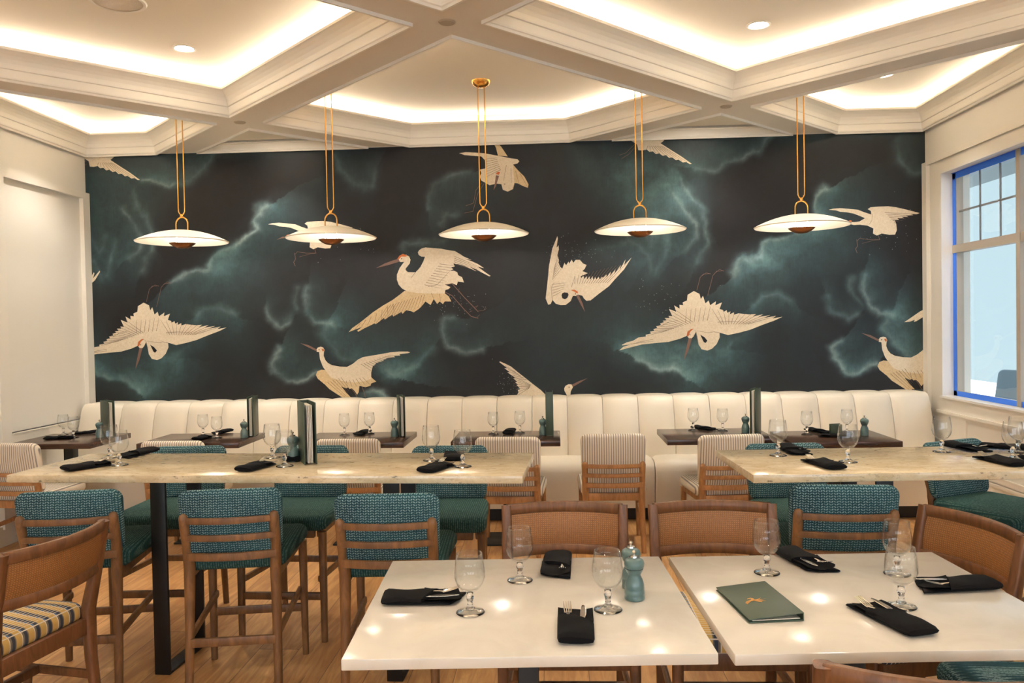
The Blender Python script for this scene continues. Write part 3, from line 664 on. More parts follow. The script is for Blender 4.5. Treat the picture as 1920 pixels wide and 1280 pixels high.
# crane rising from behind the banquette
crane((920, 640, 6.4), ONE,
 [(CR, 1, [(102, 245), (115, 240), (180, 268), (245, 300), (330, 370), (420, 440), (520, 520), (600, 580), (660, 640), (700, 720), (300, 720), (310, 650), (335, 610), (325, 580), (350, 575), (345, 555), (310, 520), (330, 515), (295, 490), (320, 482), (268, 440), (300, 440), (200, 368), (230, 368), (165, 320), (200, 320)]),
  (CR, 1, [(885, 590), (882, 560), (900, 530), (935, 512), (970, 515), (990, 540), (975, 570), (960, 600), (955, 660), (960, 720), (905, 720), (912, 640)])],
 beak=[(972, 518), (985, 545), (1080, 490), (1165, 438), (1070, 470)], eye=(941, 547),
 lines=fan([(460, 560), (480, 520)], [(330, 640), (240, 400)], 8)+fan([(430, 460), (300, 370)], [(300, 440), (170, 290)], 5))
crane((160, 500, 6.4), (0,), [(CR, 1, [(40, 240), (40, 180), (105, 65), (112, 80), (95, 140), (175, 45), (178, 62), (120, 160), (60, 215)])])
crane((1540, 360, 3.37), (0,), [(CR, 1, [(522, 822), (570, 790), (620, 755), (670, 728), (670, 770), (640, 790), (600, 815), (582, 820), (590, 806), (560, 818)])])
for cx_, cy_2, rx_, ry_, n_d in ((860, 570, 45, 26, 60), (1085, 470, 60, 26, 60), (950, 715, 18, 26, 40), (1670, 430, 40, 40, 50), (640, 455, 50, 30, 30), (1240, 560, 60, 40, 40)):
    for k in range(n_d):
        px_, py_ = cx_+rng.normal()*rx_*.6, cy_2+rng.normal()*ry_*.6; c_x, c_z = wp(px_, py_); r_ = .0022+.0016*rng.random()
        poly([(c_x+r_*math.cos(a_*PI/3), c_z+r_*math.sin(a_*PI/3)) for a_ in range(6)], 6, .5, ONE)
def mural_fn(nt, b):
    a = nt.nodes.new('ShaderNodeAttribute'); a.attribute_name = 'cloud'
    v, _ = coords(nt, 'Object'); v2, _ = coords(nt, 'Object', (1, 1, .12))
    n = noise(nt, v, 16, 8, .7, .5); g = noise(nt, v2, 110, 3)
    c = mix(nt, n.ss(.25, .8)*.45, a.outputs['Color'], rgb(30, 30, 32)); c = mix(nt, g.ss(.35, .8)*.16, c, rgb(16, 18, 22))
    link(nt, c, b.inputs['Base Color']); bump(nt, b, g, .0006, .3)
def feather_fn(c1, c2):
    def f(nt, b):
        v, _ = coords(nt, 'Object'); n = noise(nt, v, 60, 5, .7, 1.0); n1 = noise(nt, v, 7, 3)
        link(nt, mix(nt, n.ss(.35, .7)*.5+n1*.3, c1, c2), b.inputs['Base Color'])
    return f
MM = [mat('mural clouds', rough=.55, spec=.3, fn=mural_fn), mat('mural crane cream', rough=.6, fn=feather_fn(rgb(226, 212, 188), rgb(196, 176, 144))),
      mat('mural crane gold', rough=.6, fn=feather_fn(rgb(214, 190, 148), rgb(178, 148, 106))), mat('mural orange', rgb(190, 98, 40), .6), mat('mural beak brown', rgb(112, 82, 70), .6), mat('mural feather line', rgb(104, 80, 58), .6), mat('mural pale dots', rgb(96, 108, 106), .6)]
mo = put('mural', V, Fc, MM); me = mo.data
me.polygons.foreach_set('material_index', fm)
ca = me.color_attributes.new('cloud', 'FLOAT_COLOR', 'POINT')
cc = np.ones((len(V), 4), np.float32); cc[:, :3] = base*1.1; cc[:nx*nz, :3] = colr.reshape(-1, 3); ca.data.foreach_set('color', cc.ravel())
tag(mo, 'dark wall mural of cream flying cranes among teal smoke clouds above the banquette', 'mural')

# ------------------------------------------------------------------ PENDANTS
def pendant():
    t = thing('pendant_lamp', '', 'lamp')
    zc = ZC-2.13     # local origin = rim centre
    MB().lathe([(0, zc-.045), (.03, zc-.042), (.055, zc-.028), (.066, zc-.008), (.068, zc), (0, zc)], 28).put('canopy', M_brass, t)
    for s in (-1, 1): MB().tube([(s*.023, 0, zc-.03), (s*.023, 0, .24), (s*.022, 0, .215), (s*.013, 0, .198), (0, 0, .192)], .0042, n=8, ref=(0, 1, 0)).put('rod', M_brass, t)
    MB().lathe([(0, -.014), (.010, -.010), (.014, 0), (.010, .010), (0, .014)], 14, (0, 0, .183)).put('clip', M_brass, t)
    arch = [(-.043, 0, .04), (-.043, 0, .125)]+[(-.043*math.cos(a), 0, .125+.05*math.sin(a)) for a in [PI*k/10 for k in range(1, 10)]]+[(.043, 0, .125), (.043, 0, .04)]
    MB().tube(arch, .0052, n=8, ref=(0, 1, 0)).put('hanger_arch', M_brass, t)
    Rr, hgt = .318, .082; pr = []
    for k in range(13): q = k/12; pr.append((Rr*q, hgt*(1-q*q)**1.0*.98+.002))
    sh = MB(); out = [(r, z) for r, z in pr]; inn = [(r*.985, z-.006) for r, z in pr][::-1]
    sh.lathe(out+inn, 48).put('shade', M_shade, t)
    for s in (-1, 1): MB().tube([(s*.043, 0, .07), (s*.043, 0, .005), (s*.052, 0, -.012)], [.005, .006, .009], n=8, ref=(0, 1, 0)).put('stay', M_shade, t)
    MB().lathe([(.09, -.012), (.086, -.016), (.066, -.032), (.038, -.045), (0, -.05), (0, -.047), (.036, -.042), (.064, -.029), (.084, -.013), (.09, -.012)], 36, cap=False).put('reflector_bowl', M_brassd, t)
    MB().lathe([(0, -.035), (.03, -.028), (.036, -.012), (.026, .004), (0, .01)], 18).put('bulb', M_bulb, t)
    l = bpy.data.lights.new('pendant_bulb_light', 'POINT'); l.energy = PEND_E; l.color = WARM2[:3]; l.shadow_soft_size = .03
    lo = bpy.data.objects.new('pendant_bulb_light', l); COL.objects.link(lo); lo.location = (0, 0, .022); lo.parent = t
    return t
p0 = pendant(); names5 = ['first brass and cream disc pendant lamp from the left', 'second brass and cream disc pendant lamp from the left', 'middle brass and cream disc pendant lamp, its canopy in full view', 'second brass and cream disc pendant lamp from the right', 'rightmost brass and cream disc pendant lamp, nearest the window']
for k, px in enumerate([-2.009, -.926, .162, 1.255, 2.362]):
    q = p0 if k == 0 else clone(p0, (0, 0, 0), 0, '')
    q.location = (px, -.9, 2.128); q['label'] = names5[k]; q['group'] = 'pendant lamps in a row'

# ------------------------------------------------------------------ BANQUETTE
bq = thing('banquette', 'long cream channel-tufted banquette bench along the mural wall', 'bench', (0, -.3, 0))
SE = [-3.2]+[-2.86+.2767*k for k in range(0, 23)]+[3.52]
PB = [(-.36, .44), (-.355, .52), (-.34, .62), (-.315, .72), (-.285, .82), (-.262, .875), (-.235, .903), (-.2, .913), (-.12, .912), (-.02, .91)]
for a, b in zip(SE[:-1], SE[1:]):
    mb = MB(); nu = 12
    for yy, zz in PB:
        k_ = max(0, min(1, (-.11-yy)/.2))
        for u in range(nu+1):
            q = u/nu; bul = (1-abs(2*q-1)**3.2); x = a+.0015+(b-a-.003)*q
            mb.v.append((x, min(.294, yy+.3-.030*bul*min(1, k_*1.4)+.03), zz+(.010*bul-.008 if yy > -.3 else 0)))
    n_ = nu+1
    for i in range(len(PB)-1):
        for u in range(nu): mb.f.append((i*n_+u, i*n_+u+1, (i+1)*n_+u+1, (i+1)*n_+u))
    mb.f.append(tuple([i*n_ for i in range(len(PB))])); mb.f.append(tuple([i*n_+nu for i in range(len(PB))])[::-1])
    mb.put('back_channel', M_vinyl, bq)
for a, b in ((-3.2, -.93), (-.93, 1.375), (1.375, 3.52)):
    PS = [(-.02, .40), (-.02, .468), (-.15, .472), (-.22, .468), (-.262, .452), (-.288, .42), (-.296, .38), (-.288, .30), (-.27, .2), (-.262, .105)]
    mb = MB(); nu = 14
    for yy, zz in PS:
        for u in range(nu+1):
            q = u/nu; q = .5-.5*math.cos(PI*q); e = min(q, 1-q)*(b-a); rd = max(0, 1-e/.05)
            mb.v.append((a+.003+(b-a-.006)*q, yy+(.02*rd*rd if yy < -.2 else 0), zz-(.022*rd*rd if zz > .3 else 0)))
    n_ = nu+1
    for i in range(len(PS)-1):
        for u in range(nu): mb.f.append((i*n_+u, i*n_+u+1, (i+1)*n_+u+1, (i+1)*n_+u))
    mb.f.append(tuple(i*n_ for i in range(len(PS)))[::-1]); mb.f.append(tuple(i*n_+nu for i in range(len(PS))))
    mb.put('seat_cushion', M_vinyl, bq)
MB().box(-3.19, 3.5, -.175, .27, 0, .105).put('plinth', M_black, bq, smooth=False)
MB().box(-3.2, 3.52, -.02, .27, .1, .44).put('base', M_vinyl, bq, smooth=False)

# ------------------------------------------------------------------ TABLES
def top_box(mb, w, d, z0, z1, r=.003): return mb.rbox(-w/2, w/2, -d/2, d/2, z0, z1, r, 2)
dts = [(-3.16, -2.47, -1.34, -.80, 'walnut table at the left wall end of the banquette'), (-2.13, -1.44, -1.385, -.88, 'walnut table second from the left wall, with a tall menu standing on it'),
       (-1.035, -.335, -1.455, -.925, 'walnut table third from the left wall'), (-.03, .67, -1.465, -.965, 'walnut table below the middle pendant'),
       (1.34, 2.02, -1.475, -.955, 'walnut table second from the right, under the fourth pendant'), (2.06, 2.71, -1.66, -1.14, 'walnut table at the right end of the banquette')]
DT = []
for x0_, x1_, y0_, y1_, lb in dts:
    x0_, x1_ = [.63+(q-.63)*1.038 for q in (x0_, x1_)]; x0_ = max(x0_, XL+.05); y0_ += .19; y1_ += .19
    t = thing('walnut_table', lb, 'table', ((x0_+x1_)/2, (y0_+y1_)/2, 0), 0, 'walnut tables along the banquette')
    w, d = x1_-x0_, y1_-y0_
    MB().rbox(-w/2, w/2, -d/2, d/2, .682, .72, .003, 2).put('tabletop', M_dark, t)
    MB().rbox(-.035, .035, -.035, .035, .03, .682, .004).put('pedestal', M_black, t)
    MB().rbox(-.16, .16, -.16, .16, 0, .012, .004).rbox(-.05, .05, -.05, .05, .012, .032, .004).put('foot_plate', M_black, t); DT.append(t)
def terrazzo(cx, cy, w, d, rot, lb):
    t = thing('stone_table', lb, 'table', (cx, cy, 0), rot, 'counter-height speckled stone tables')
    MB().rbox(-w/2, w/2, -d/2, d/2, .868, .9, .003).put('tabletop', M_terr, t)
    for sx in (-1, 1):
        x = sx*(w/2-.57); ya, yb_ = -d/2+.17, d/2-.08
        mb = MB()
        for yy in (ya, yb_): mb.rbox(x-.034, x+.034, yy-.008, yy+.008, .0, .868, .002)
        mb.rbox(x-.034, x+.034, ya, yb_, 0, .012, .002).rbox(x-.034, x+.034, ya, yb_, .856, .868, .002)
        mb.put('leg_frame', M_black, t)
    return t
def fl_rect(fl, w, d, rot): # centre from front-left corner
    c, s = math.cos(rot), math.sin(rot); return (fl[0]+c*w/2-s*d/2, fl[1]+s*w/2+c*d/2)
r1 = -.055; c = fl_rect((-1.662, -3.295), 2.17, .555, r1); T1 = terrazzo(c[0], c[1], 2.17, .555, r1, 'speckled stone counter-height table on the left')
r2 = .035; c = fl_rect((1.384, -3.445), 2.12, .6, r2); T2 = terrazzo(c[0], c[1], 2.12, .6, r2, 'speckled stone counter-height table on the right by the window')
def white(fl, w, d, rot, lb):
    c = fl_rect(fl, w, d, rot); t = thing('white_table', lb, 'table', (c[0], c[1], 0), rot, 'white quartz tables in the foreground')
    MB().rbox(-w/2, w/2, -d/2, d/2, .724, .75, .003, 2).put('tabletop', M_white, t)
    MB().rbox(-.028, .028, -.028, .028, .03, .72, .004).put('pedestal', M_black, t)
    MB().rbox(-.3, .3, -.035, .035, 0, .03, .006).rbox(-.035, .035, -.3, .3, 0, .03, .006).put('foot', M_black, t)
    MB().rbox(-.25, .25, -.03, .03, .70, .724, .003).rbox(-.03, .03, -.25, .25, .70, .724, .003).put('bracket', M_black, t)
    return t
W1 = white((.146, -4.763), .842, .742, .045, 'white quartz table at the centre front with pepper mills'); W2 = white((1.021, -4.732), .828, .742, .05, 'white quartz table at the front right with the green folder')
# ------------------------------------------------------------------ CHAIRS
def uphol_chair(name, cat, w, d, sz, bt, pt, fab, seatfab, wd, stool):
    """w post spacing, d leg depth, sz seat top, bt back top, pt post top. faces +y"""
    t = thing(name, '', cat); hw = w/2; yb = -d/2; yf = d/2
    lean = lambda z: -.16*max(0, z-sz)+.0
    for s in (-1, 1):
        path = [(s*(hw), yb-.035, .0), (s*(hw-.004), yb-.008, sz*.55), (s*(hw-.006), yb, sz-.05), (s*(hw-.004), yb-.008, sz+.04), (s*hw, yb-.018+lean(pt-.02), pt-.02), (s*hw, yb-.018+lean(pt-.01), pt-.006), (s*hw, yb-.018+lean(pt), pt)]
        MB().tube(path, [.014, .017, .019, .019, .018, .014, .006], [.016, .019, .023, .022, .019, .015, .006], n=12, ref=(1, 0, 0)).put('leg', wd, t)
        fx = .03 if stool else .012
        MB().tube([(s*(hw+fx), yf-.0, 0), (s*(hw+fx-.002), yf-.006, sz-.075)], [.014, .019], [.014, .019], n=12, ref=(0, 1, 0), sq=.6).put('leg', wd, t)
    mb = MB(); za, zb = sz-.105, sz-.055
    mb.rbox(-hw+.01, hw-.01, yf-.028, yf+.002, za, zb, .004)
    for s in (-1, 1): mb.tube([(s*hw, yb+.01, (za+zb)/2), (s*(hw+.01), yf-.01, (za+zb)/2)], .011, .025, n=8, sq=.5)
    mb.put('seat_frame', wd, t)
    for z, hz in ((pt-.028, .014), (pt-.028-(pt-sz-.01)*.42, .014), (sz+.0, .017)):
        P = [(x, yb-.018+lean(z)-.030*(1-(x/hw)**2), z) for x in [hw*k/5 for k in range(-5, 6)]]
        MB().tube(P, .008, hz, n=8, sq=.55).put('slat', wd, t)
    if not stool:
        MB().rbox(-hw+.01, hw-.01, yb-.012, yb+.012, za, zb, .004).put('rear_rail', wd, t)
        zst = [(.0, None)]
    for s in (-1, 1):
        z = .30 if stool else .22
        MB().tube([(s*(hw-.002), yb-.018, z*(.9)), (s*(hw+.011), yf-.003, z)], .009, .016, n=8, sq=.55).put('stretcher', wd, t)
    if stool:
        MB().rbox(-hw+.008, hw-.008, yb-.03, yb-.012, .24, .275, .004).put('stretcher', wd, t)
        MB().rbox(-hw-.024, hw+.024, yf-.012, yf+.008, .20, .235, .004).put('footrest', wd, t)
    H = bt-(sz-.012); W_ = w+(.055 if stool else .05)
    mb = slab(rrect(W_, H, .045, 6), .06, .026, 6, 5)
    def f(u, v, q):
        z = (sz-.012)+H/2+v; wv = 1-.10*max(0, -v/H); y = yb+.024+q+lean(z)-.028*(1-(u/(W_/2))**2)
        return (u*wv, y, z+.006*math.cos(PI*u/W_*1.0)*0-(.006*(1-abs(2*u/W_)) if v > H*.3 else 0))
    mb.map(f); mb.put('backrest', fab, t)
    sw, sd = w+(.085 if stool else .07), d+.02
    mb = slab(rrect(sw, sd, .05, 6), .07, .03, 7, 5)
    def g(u, v, q):
        k_ = (1-(2*u/sw)**2)*(1-(2*v/sd)**2); tp = 1+(.12 if stool else .03)*(v/sd)
        return (u*tp, v+.018, sz-.035+q+(.014*k_ if q > 0 else 0))
    mb.map(g); mb.put('seat', seatfab, t)
    return t
GS = 'teal woven counter stools'; GC = 'striped cream dining chairs at the banquette tables'
st0 = uphol_chair('counter_stool', 'stool', .345, .45, .60, .865, .775, M_gb, M_gs, M_wood, True)
ch0 = uphol_chair('striped_chair', 'chair', .372, .40, .44, .775, .595, M_stripe, M_stripe, M_wood2, False)
def place(src, used, x, y, r, lb, grp):
    if not used[0]: used[0] = True; src.location = (x, y, 0); src.rotation_euler = (0, 0, r); src['label'] = lb; src['group'] = grp; return src
    return clone(src, (x, y, 0), r, lb, grp)
us, uc = [False], [False]
def bx(px, py, y): return ony(px, py, y).x
STL = [(-1.35, -3.20, .19, 'teal counter stool at the left end of the left stone table, near side'),
       (-.69, -3.19, .15, 'teal counter stool in the middle of the left stone table, near side'),
       (-.015, -3.30, .04, 'teal counter stool at the right end of the left stone table, near side'),
       (1.735, -3.21, -.07, 'teal counter stool on the near side of the right stone table'),
       (-1.33, -2.54, PI+.06, 'teal counter stool across the left stone table, left one on the mural side'),
       (-.67, -2.57, PI-.03, 'teal counter stool across the left stone table, middle one on the mural side'),
       (.085, -2.63, PI-.0, 'teal counter stool across the left stone table, right one on the mural side'),
       (1.80, -2.68, PI+.04, 'dark-looking teal counter stool at the left end of the right stone table, mural side'),
       (2.74, -2.62, PI+.45, 'turned teal counter stool across the right stone table by the window wall')]
for x, y, r, lb in STL: place(st0, us, x, y, r, lb, GS)
CHL = [(-2.93, -1.22, -.10, 'striped cream chair at the far left walnut table'), (-1.86, -1.21, 0, 'striped cream chair mostly hidden behind a teal stool, second from left'),
       (-.70, -1.21, .0, 'striped cream chair at the third walnut table from the left'), (.345, -1.21, -.05, 'striped cream chair just beyond the right end of the left stone table'),
       (1.01, -1.13, 0, 'striped cream chair standing alone between two walnut tables, in full view'), (1.72, -1.22, .10, 'striped cream chair turned left, beyond the corner of the right stone table')]
for x, y, r, lb in CHL: place(ch0, uc, x, y, r, lb, GC)

def wicker_chair():
    t = thing('rattan_chair', '', 'chair'); hw = .225; yb, yf = -.23, .22; sz, bt = .455, .79
    dep = lambda x: -.055*(1-(x/hw)**2)
    lean = lambda z: -.20*max(0, z-sz)
    for s in (-1, 1):
        path = [(s*.205, yb-.045, 0), (s*.208, yb-.01, sz*.6), (s*.212, yb, sz), (s*.222, yb+lean(.6)-.0, .6), (s*hw, yb+lean(bt), bt-.004)]
        MB().tube(path, [.014, .018, .021, .019, .017], [.017, .021, .026, .021, .019], n=12, ref=(1, 0, 0), sq=.55).put('leg', M_wood3, t)
        MB().tube([(s*.218, yf, 0), (s*.214, yf-.008, sz-.06)], [.014, .019], [.014, .019], n=12, ref=(0, 1, 0), sq=.6).put('leg', M_wood3, t)
        MB().tube([(s*.206, yb-.01, .21), (s*.216, yf-.004, .21)], .009, .018, n=8, sq=.55).put('stretcher', M_wood3, t)
    MB().rbox(-.205, .205, -.012, .012, .195, .228, .004).put('stretcher', M_wood3, t)
    xs = [hw*k/8 for k in range(-8, 9)]
    for zc, hz in ((bt-.02, .021), (bt-.178, .020)):
        MB().tube([(x*.985, yb+lean(zc)+dep(x), zc) for x in xs], .0125, hz, n=10, sq=.5).put('back_rail', M_wood3, t)
    mb = MB(); za, zb = bt-.162, bt-.038; nn = 20
    for sgn in (-1, 1):
        for k in range(nn+1):
            x = -(hw-.012)+2*(hw-.012)*k/nn
            for j in range(7):
                z = za+(zb-za)*j/6; bul = .006*(1-(2*j/6-1)**2)
                mb.v.append((x, yb+lean(z)+dep(x)+sgn*(.004+bul), z))
    for q in (0, 1):
        o_ = q*(nn+1)*7
        for k in range(nn):
            for j in range(6):
                f = (o_+k*7+j, o_+k*7+j+1, o_+(k+1)*7+j+1, o_+(k+1)*7+j); mb.f.append(f if q else f[::-1])
    mb.put('rattan_panel', M_wick, t)
    mb = MB().rbox(-.2, .2, yf-.028, yf+.004, sz-.09, sz-.03, .004).rbox(-.2, .2, yb-.012, yb+.016, sz-.09, sz-.03, .004)
    for s in (-1, 1): mb.tube([(s*.208, yb, sz-.06), (s*.212, yf-.01, sz-.06)], .012, .03, n=8, sq=.5)
    mb.put('seat_frame', M_wood3, t)
    mb = slab(rrect(.45, .45, .05, 6), .075, .03, 7, 5)
    mb.map(lambda u, v, q: (u*(1+.05*v/.45), v+.005, sz-.0+q*.9-.008+(.02*(1-(2*u/.45)**2)*(1-(2*v/.45)**2) if q > 0 else 0))); mb.put('seat', M_plaid, t)
    return t
GW = 'rattan-backed dining chairs'
w0 = wicker_chair(); uw = [False]
WCL = [(.665, -3.72, PI, 'rattan-backed chair facing the camera behind the centre white table'),
       (1.23, -3.72, PI, 'rattan-backed chair facing the camera, left one behind the right white table'),
       (1.775, -3.76, 1.82, 'turned rattan-backed chair at the right end of the right white table'),
       (-1.39, -3.79, 1.40, 'rattan-backed chair with plaid seat in the left foreground'),
       (1.44, -4.61, -.17, 'rattan-backed chair cropped at the bottom right, nearest the camera')]
for x, y, r, lb in WCL: place(w0, uw, x, y, r, lb, GW)
gdc = uphol_chair('green_chair', 'chair', .385, .44, .455, .80, .62, M_gb, M_gb, M_wood, False)
gdc.location = (2.0, -4.28, 0); gdc.rotation_euler = (0, 0, PI/2-.05); gdc['label'] = 'teal woven chair whose seat shows below the right white table'

# ------------------------------------------------------------------ TABLEWARE
def goblet():
    t = thing('water_goblet', '', 'glass')
    out = [(.0, .056), (.010, .058), (.022, .066), (.032, .080), (.0375, .098), (.0375, .115), (.035, .138), (.0315, .165)]
    inn = [(.0303, .165), (.0338, .138), (.0362, .115), (.0362, .098), (.031, .0815), (.021, .0685), (.0, .063)]
    gs = lambda P: [(r*1.06, z*.935) for r, z in P]
    MB().lathe(gs(out+inn), 36).put('bowl', M_bowl, t, auto=False)
    MB().lathe(gs([(0, .0565), (.008, .056), (.0075, .050), (.010, .044), (.0085, .037), (.0065, .030), (.007, .020), (.012, .012), (0, .0118)]), 20).put('stem', M_solid, t, auto=False)
    MB().lathe(gs([(0, .0), (.034, .0), (.0352, .002), (.033, .0042), (.018, .008), (.011, .0125), (0, .0125)]), 28).put('foot', M_solid, t, auto=False)
    return t
gb0 = goblet(); ug = [False]
def at(obj_unused, px, py, z): return onz(px, py, z)
ZT = .901; ZW = .751; ZD = .721
GL = [(119, 815, ZD, 'goblet on the leftmost walnut table, the left one'), (138, 820, ZD, 'goblet on the leftmost walnut table, the right one'),
      (381, 816, ZD, 'goblet on the second walnut table from the left, left one'), (407, 821, ZD, 'goblet on the second walnut table from the left, right one'),
      (646, 815, ZD, 'goblet on the third walnut table from the left, left one'), (693, 813, ZD, 'goblet on the third walnut table from the left, right one by the napkin'),
      (925, 813, ZD, 'goblet on the walnut table under the middle pendant, left one'), (975, 811, ZD, 'goblet on the walnut table under the middle pendant, right one'),
      (1300, 806, ZD, 'goblet on the fifth walnut table, left one beside the napkin'), (1355, 807, ZD, 'goblet on the fifth walnut table, right one'),
      (1513, 814, ZD, 'goblet on the rightmost walnut table, left one'), (1588, 810, ZD, 'goblet on the rightmost walnut table, behind a nearer goblet'),
      (206, 858, ZT, 'goblet at the left end of the left stone table, rear one'), (224, 872, ZT, 'goblet at the left end of the left stone table, front one'),
      (511, 858, ZT, 'goblet left of the standing menu on the left stone table, rear one'), (534, 874, ZT, 'goblet left of the standing menu on the left stone table, front one'),
      (809, 863, ZT, 'goblet at the right end of the left stone table, rear one'), (868, 875, ZT, 'goblet at the right end of the left stone table, front one'),
      (1459, 854, ZT, 'goblet at the left end of the right stone table'), (1590, 866, ZT, 'goblet near the middle of the right stone table'),
      (1766, 847, ZT, 'goblet on the right stone table against the wall panelling'), (1899, 861, ZT, 'goblet at the right edge of the photo, front one'), (1909, 848, ZT, 'goblet at the right edge of the photo, rear one'),
      (975, 1088, ZW, 'goblet at the back of the centre white table'), (882, 1148, ZW, 'goblet at the front left of the centre white table'), (1140, 1143, ZW, 'goblet beside the mills on the centre white table'),
      (1438, 1074, ZW, 'goblet at the back left of the right white table'), (1682, 1076, ZW, 'rear goblet of the overlapping pair on the right white table'), (1690, 1137, ZW, 'front goblet of the overlapping pair on the right white table')]
for px, py, z, lb in GL:
    p = onz(px, py, z)
    if not ug[0]: ug[0] = True; q = gb0; q.location = p; q['label'] = lb
    else: q = clone(gb0, p, 0, lb)
    q['group'] = 'stemmed water goblets'

def mill():
    t = thing('pepper_mill', '', 'pepper mill')
    MB().lathe([(0, 0), (.026, 0), (.027, .004), (.0265, .010), (.0258, .012), (.0268, .015), (.0265, .024), (.0255, .026), (.0262, .029), (.0255, .04), (.022, .052), (.0175, .062), (.0168, .066), (.021, .074), (.0245, .082)], 28).put('body', M_mill, t)
    MB().lathe([(.0235, .083), (.0262, .088), (.027, .096), (.0245, .104), (.018, .109), (.010, .1115), (0, .112)], 28).put('head', M_mill, t)
    MB().lathe([(0, .111), (.012, .112), (.011, .116), (.003, .117), (.003, .122), (.006, .126), (.004, .130), (0, .131)], 16).put('finial', M_steel, t)
    return t
m0 = mill(); um = [False]
for px, py, z, lb in [(187, 820, ZD, 'pepper mill beside the menu on the leftmost walnut table'), (458, 820, ZD, 'pepper mill on the second walnut table from the left'), (740, 818, ZD, 'pepper mill on the third walnut table from the left'),
                      (1018, 815, ZD, 'pepper mill on the walnut table under the middle pendant'), (1398, 811, ZD, 'pepper mill on the fifth walnut table, left of the tall menu'), (1621, 816, ZD, 'pepper mill on the rightmost walnut table'),
                      (550, 864, ZT, 'pepper mill touching the standing menu on the left stone table'), (1184, 1101, ZW, 'rear pepper mill of the pair on the centre white table'), (1190, 1122, ZW, 'front pepper mill of the pair on the centre white table')]:
    p = onz(px, py, z)
    if not um[0]: um[0] = True; q = m0; q.location = p; q['label'] = lb
    else: q = clone(m0, p, 0, lb)
    q['group'] = 'grey-green pepper mills'

def crane_logo(w):   # little gilt crane, flat in (u,v)
    pts = [[(-.9, -.6), (-.5, -.1), (-.2, .05), (.1, .0), (.9, .12), (.25, .2), (.6, .5), (.1, .25), (-.1, .3), (0, .55), (-.2, .75), (-.45, .7), (-.55, .5), (-.4, .55), (-.25, .58), (-.2, .45), (-.35, .3), (-.75, .1), (-.95, -.25)],
           [(-.2, -.05), (.1, -.35), (.35, -.5), (.3, -.25), (.7, -.4), (.45, -.12), (.1, .0)]]
    return [[(x*w, y*w) for x, y in p] for p in pts]
def menu(lb, loc, rot, h=.29, w=.2, open_=.05, lean=0, logo=False, lying=False, grp='tall menu folders standing on tables'):
    """spine at -x/2 side; covers open like a narrow tent toward +x ... local: spine along z"""
    t = thing('menu_folder', lb, 'menu', loc, rot, grp)
    th = .004; sp = open_
    a = MB().rbox(-w/2, w/2, -sp/2-th, -sp/2, 0, h, .0015); b = MB().rbox(-w/2, w/2, sp/2, sp/2+th, 0, h, .0015); c = MB().rbox(w/2-th, w/2, -sp/2, sp/2, 0, h, .001)
    a.put('front_cover', M_menu, t); b.put('back_cover', M_menu, t); c.put('spine', M_menu, t)
    mb = MB()
    for k in range(4): mb.box(-w/2+.01, w/2-.012, -sp*.24+k*sp*.14, -sp*.24+k*sp*.14+.003, .006, h-.012)
    mb.put('pages', M_paper, t)
    if logo:
        for p in crane_logo(.035):
            MB().add([(u, sp/2+th+.0008, h*.62+v*1.3) for u, v in p], [tuple(range(len(p)))]).put('gilt_crane_emblem', M_gold, t, smooth=False)
    return t
def mloc(px, py, z): p = onz(px, py, z); return (p.x, p.y, z)
# standing menus: the spine is turned along the local x axis
menu('dark green menu folder standing on the leftmost walnut table', mloc(203, 818, ZD), 2.44, .265, .15, .04)
menu('black-looking menu folder standing on the second walnut table', mloc(475, 816, ZD), 1.72, .285, .17, .035)
menu('open green menu folder with cream pages standing on the left stone table', mloc(577, 866, ZT), 2.05, .268, .16, .045)
menu('slim menu folder with pale pages standing on the third walnut table', mloc(753, 817, ZD), 1.88, .285, .15, .032)
menu('rounded black menu folder standing on the fourth walnut table', mloc(1031, 814, ZD), -1.57, .30, .14, .045)
menu('green menu folder with a gilt crane standing on the fifth walnut table', mloc(1417, 812, ZD), 1.08, .305, .15, .03, logo=True)
# lying folder on right white table
a, b, c_, d_ = [onz(*q, .772) for q in ((1361, 1097), (1442, 1083), (1488, 1142), (1393, 1160))]
t = thing('menu_folder', 'green folder with a gilt crane lying flat on the right white table', 'menu', (0, 0, 0)); 
cen = (a+b+c_+d_)/4; ux = ((b-a)+(c_-d_)).normalized(); ang = math.atan2(ux.y, ux.x); t.location = (cen.x, cen.y, .751); t.rotation_euler = (0, 0, ang)
w_, h_ = .138, .242; t.rotation_euler = (0, 0, .13)
MB().rbox(-w_/2, w_/2, -h_/2, h_/2, 0, .003, .001).put('back_cover', M_menu, t)
mb = MB().rbox(-w_/2, w_/2, -h_/2, h_/2, -.0015, .0015, .001); mb.map(lambda x, y, z: (x, y, .0085+z+.011*(x/w_+.5))); mb.put('front_cover', M_menu, t)
MB().rbox(w_/2-.003, w_/2, -h_/2, h_/2, 0, .0205, .001).put('spine', M_menu, t)
MB().box(-w_/2+.01, w_/2-.008, -h_/2+.004, h_/2-.004, .0045, .0062).put('pages', M_paper, t)
for p in crane_logo(.030): MB().add([(-.008+u*1.1, -.01+v, .0106+.011*((-.008+u*1.1)/w_+.5)) for u, v in p], [tuple(range(len(p)))]).put('gilt_crane_emblem', M_gold, t, smooth=False)
t = thing('menu_holder', 'small dark green folder standing among napkins on the rightmost walnut table', 'menu', mloc(1567, 817, ZD), .3)
MB().rbox(-.04, .04, -.012, -.008, 0, .075, .001).put('front_cover', M_menu, t); MB().rbox(-.04, .04, .008, .012, 0, .08, .001).put('back_cover', M_menu, t); MB().rbox(-.04, .04, -.008, .008, 0, .003, .001).put('base', M_menu, t)

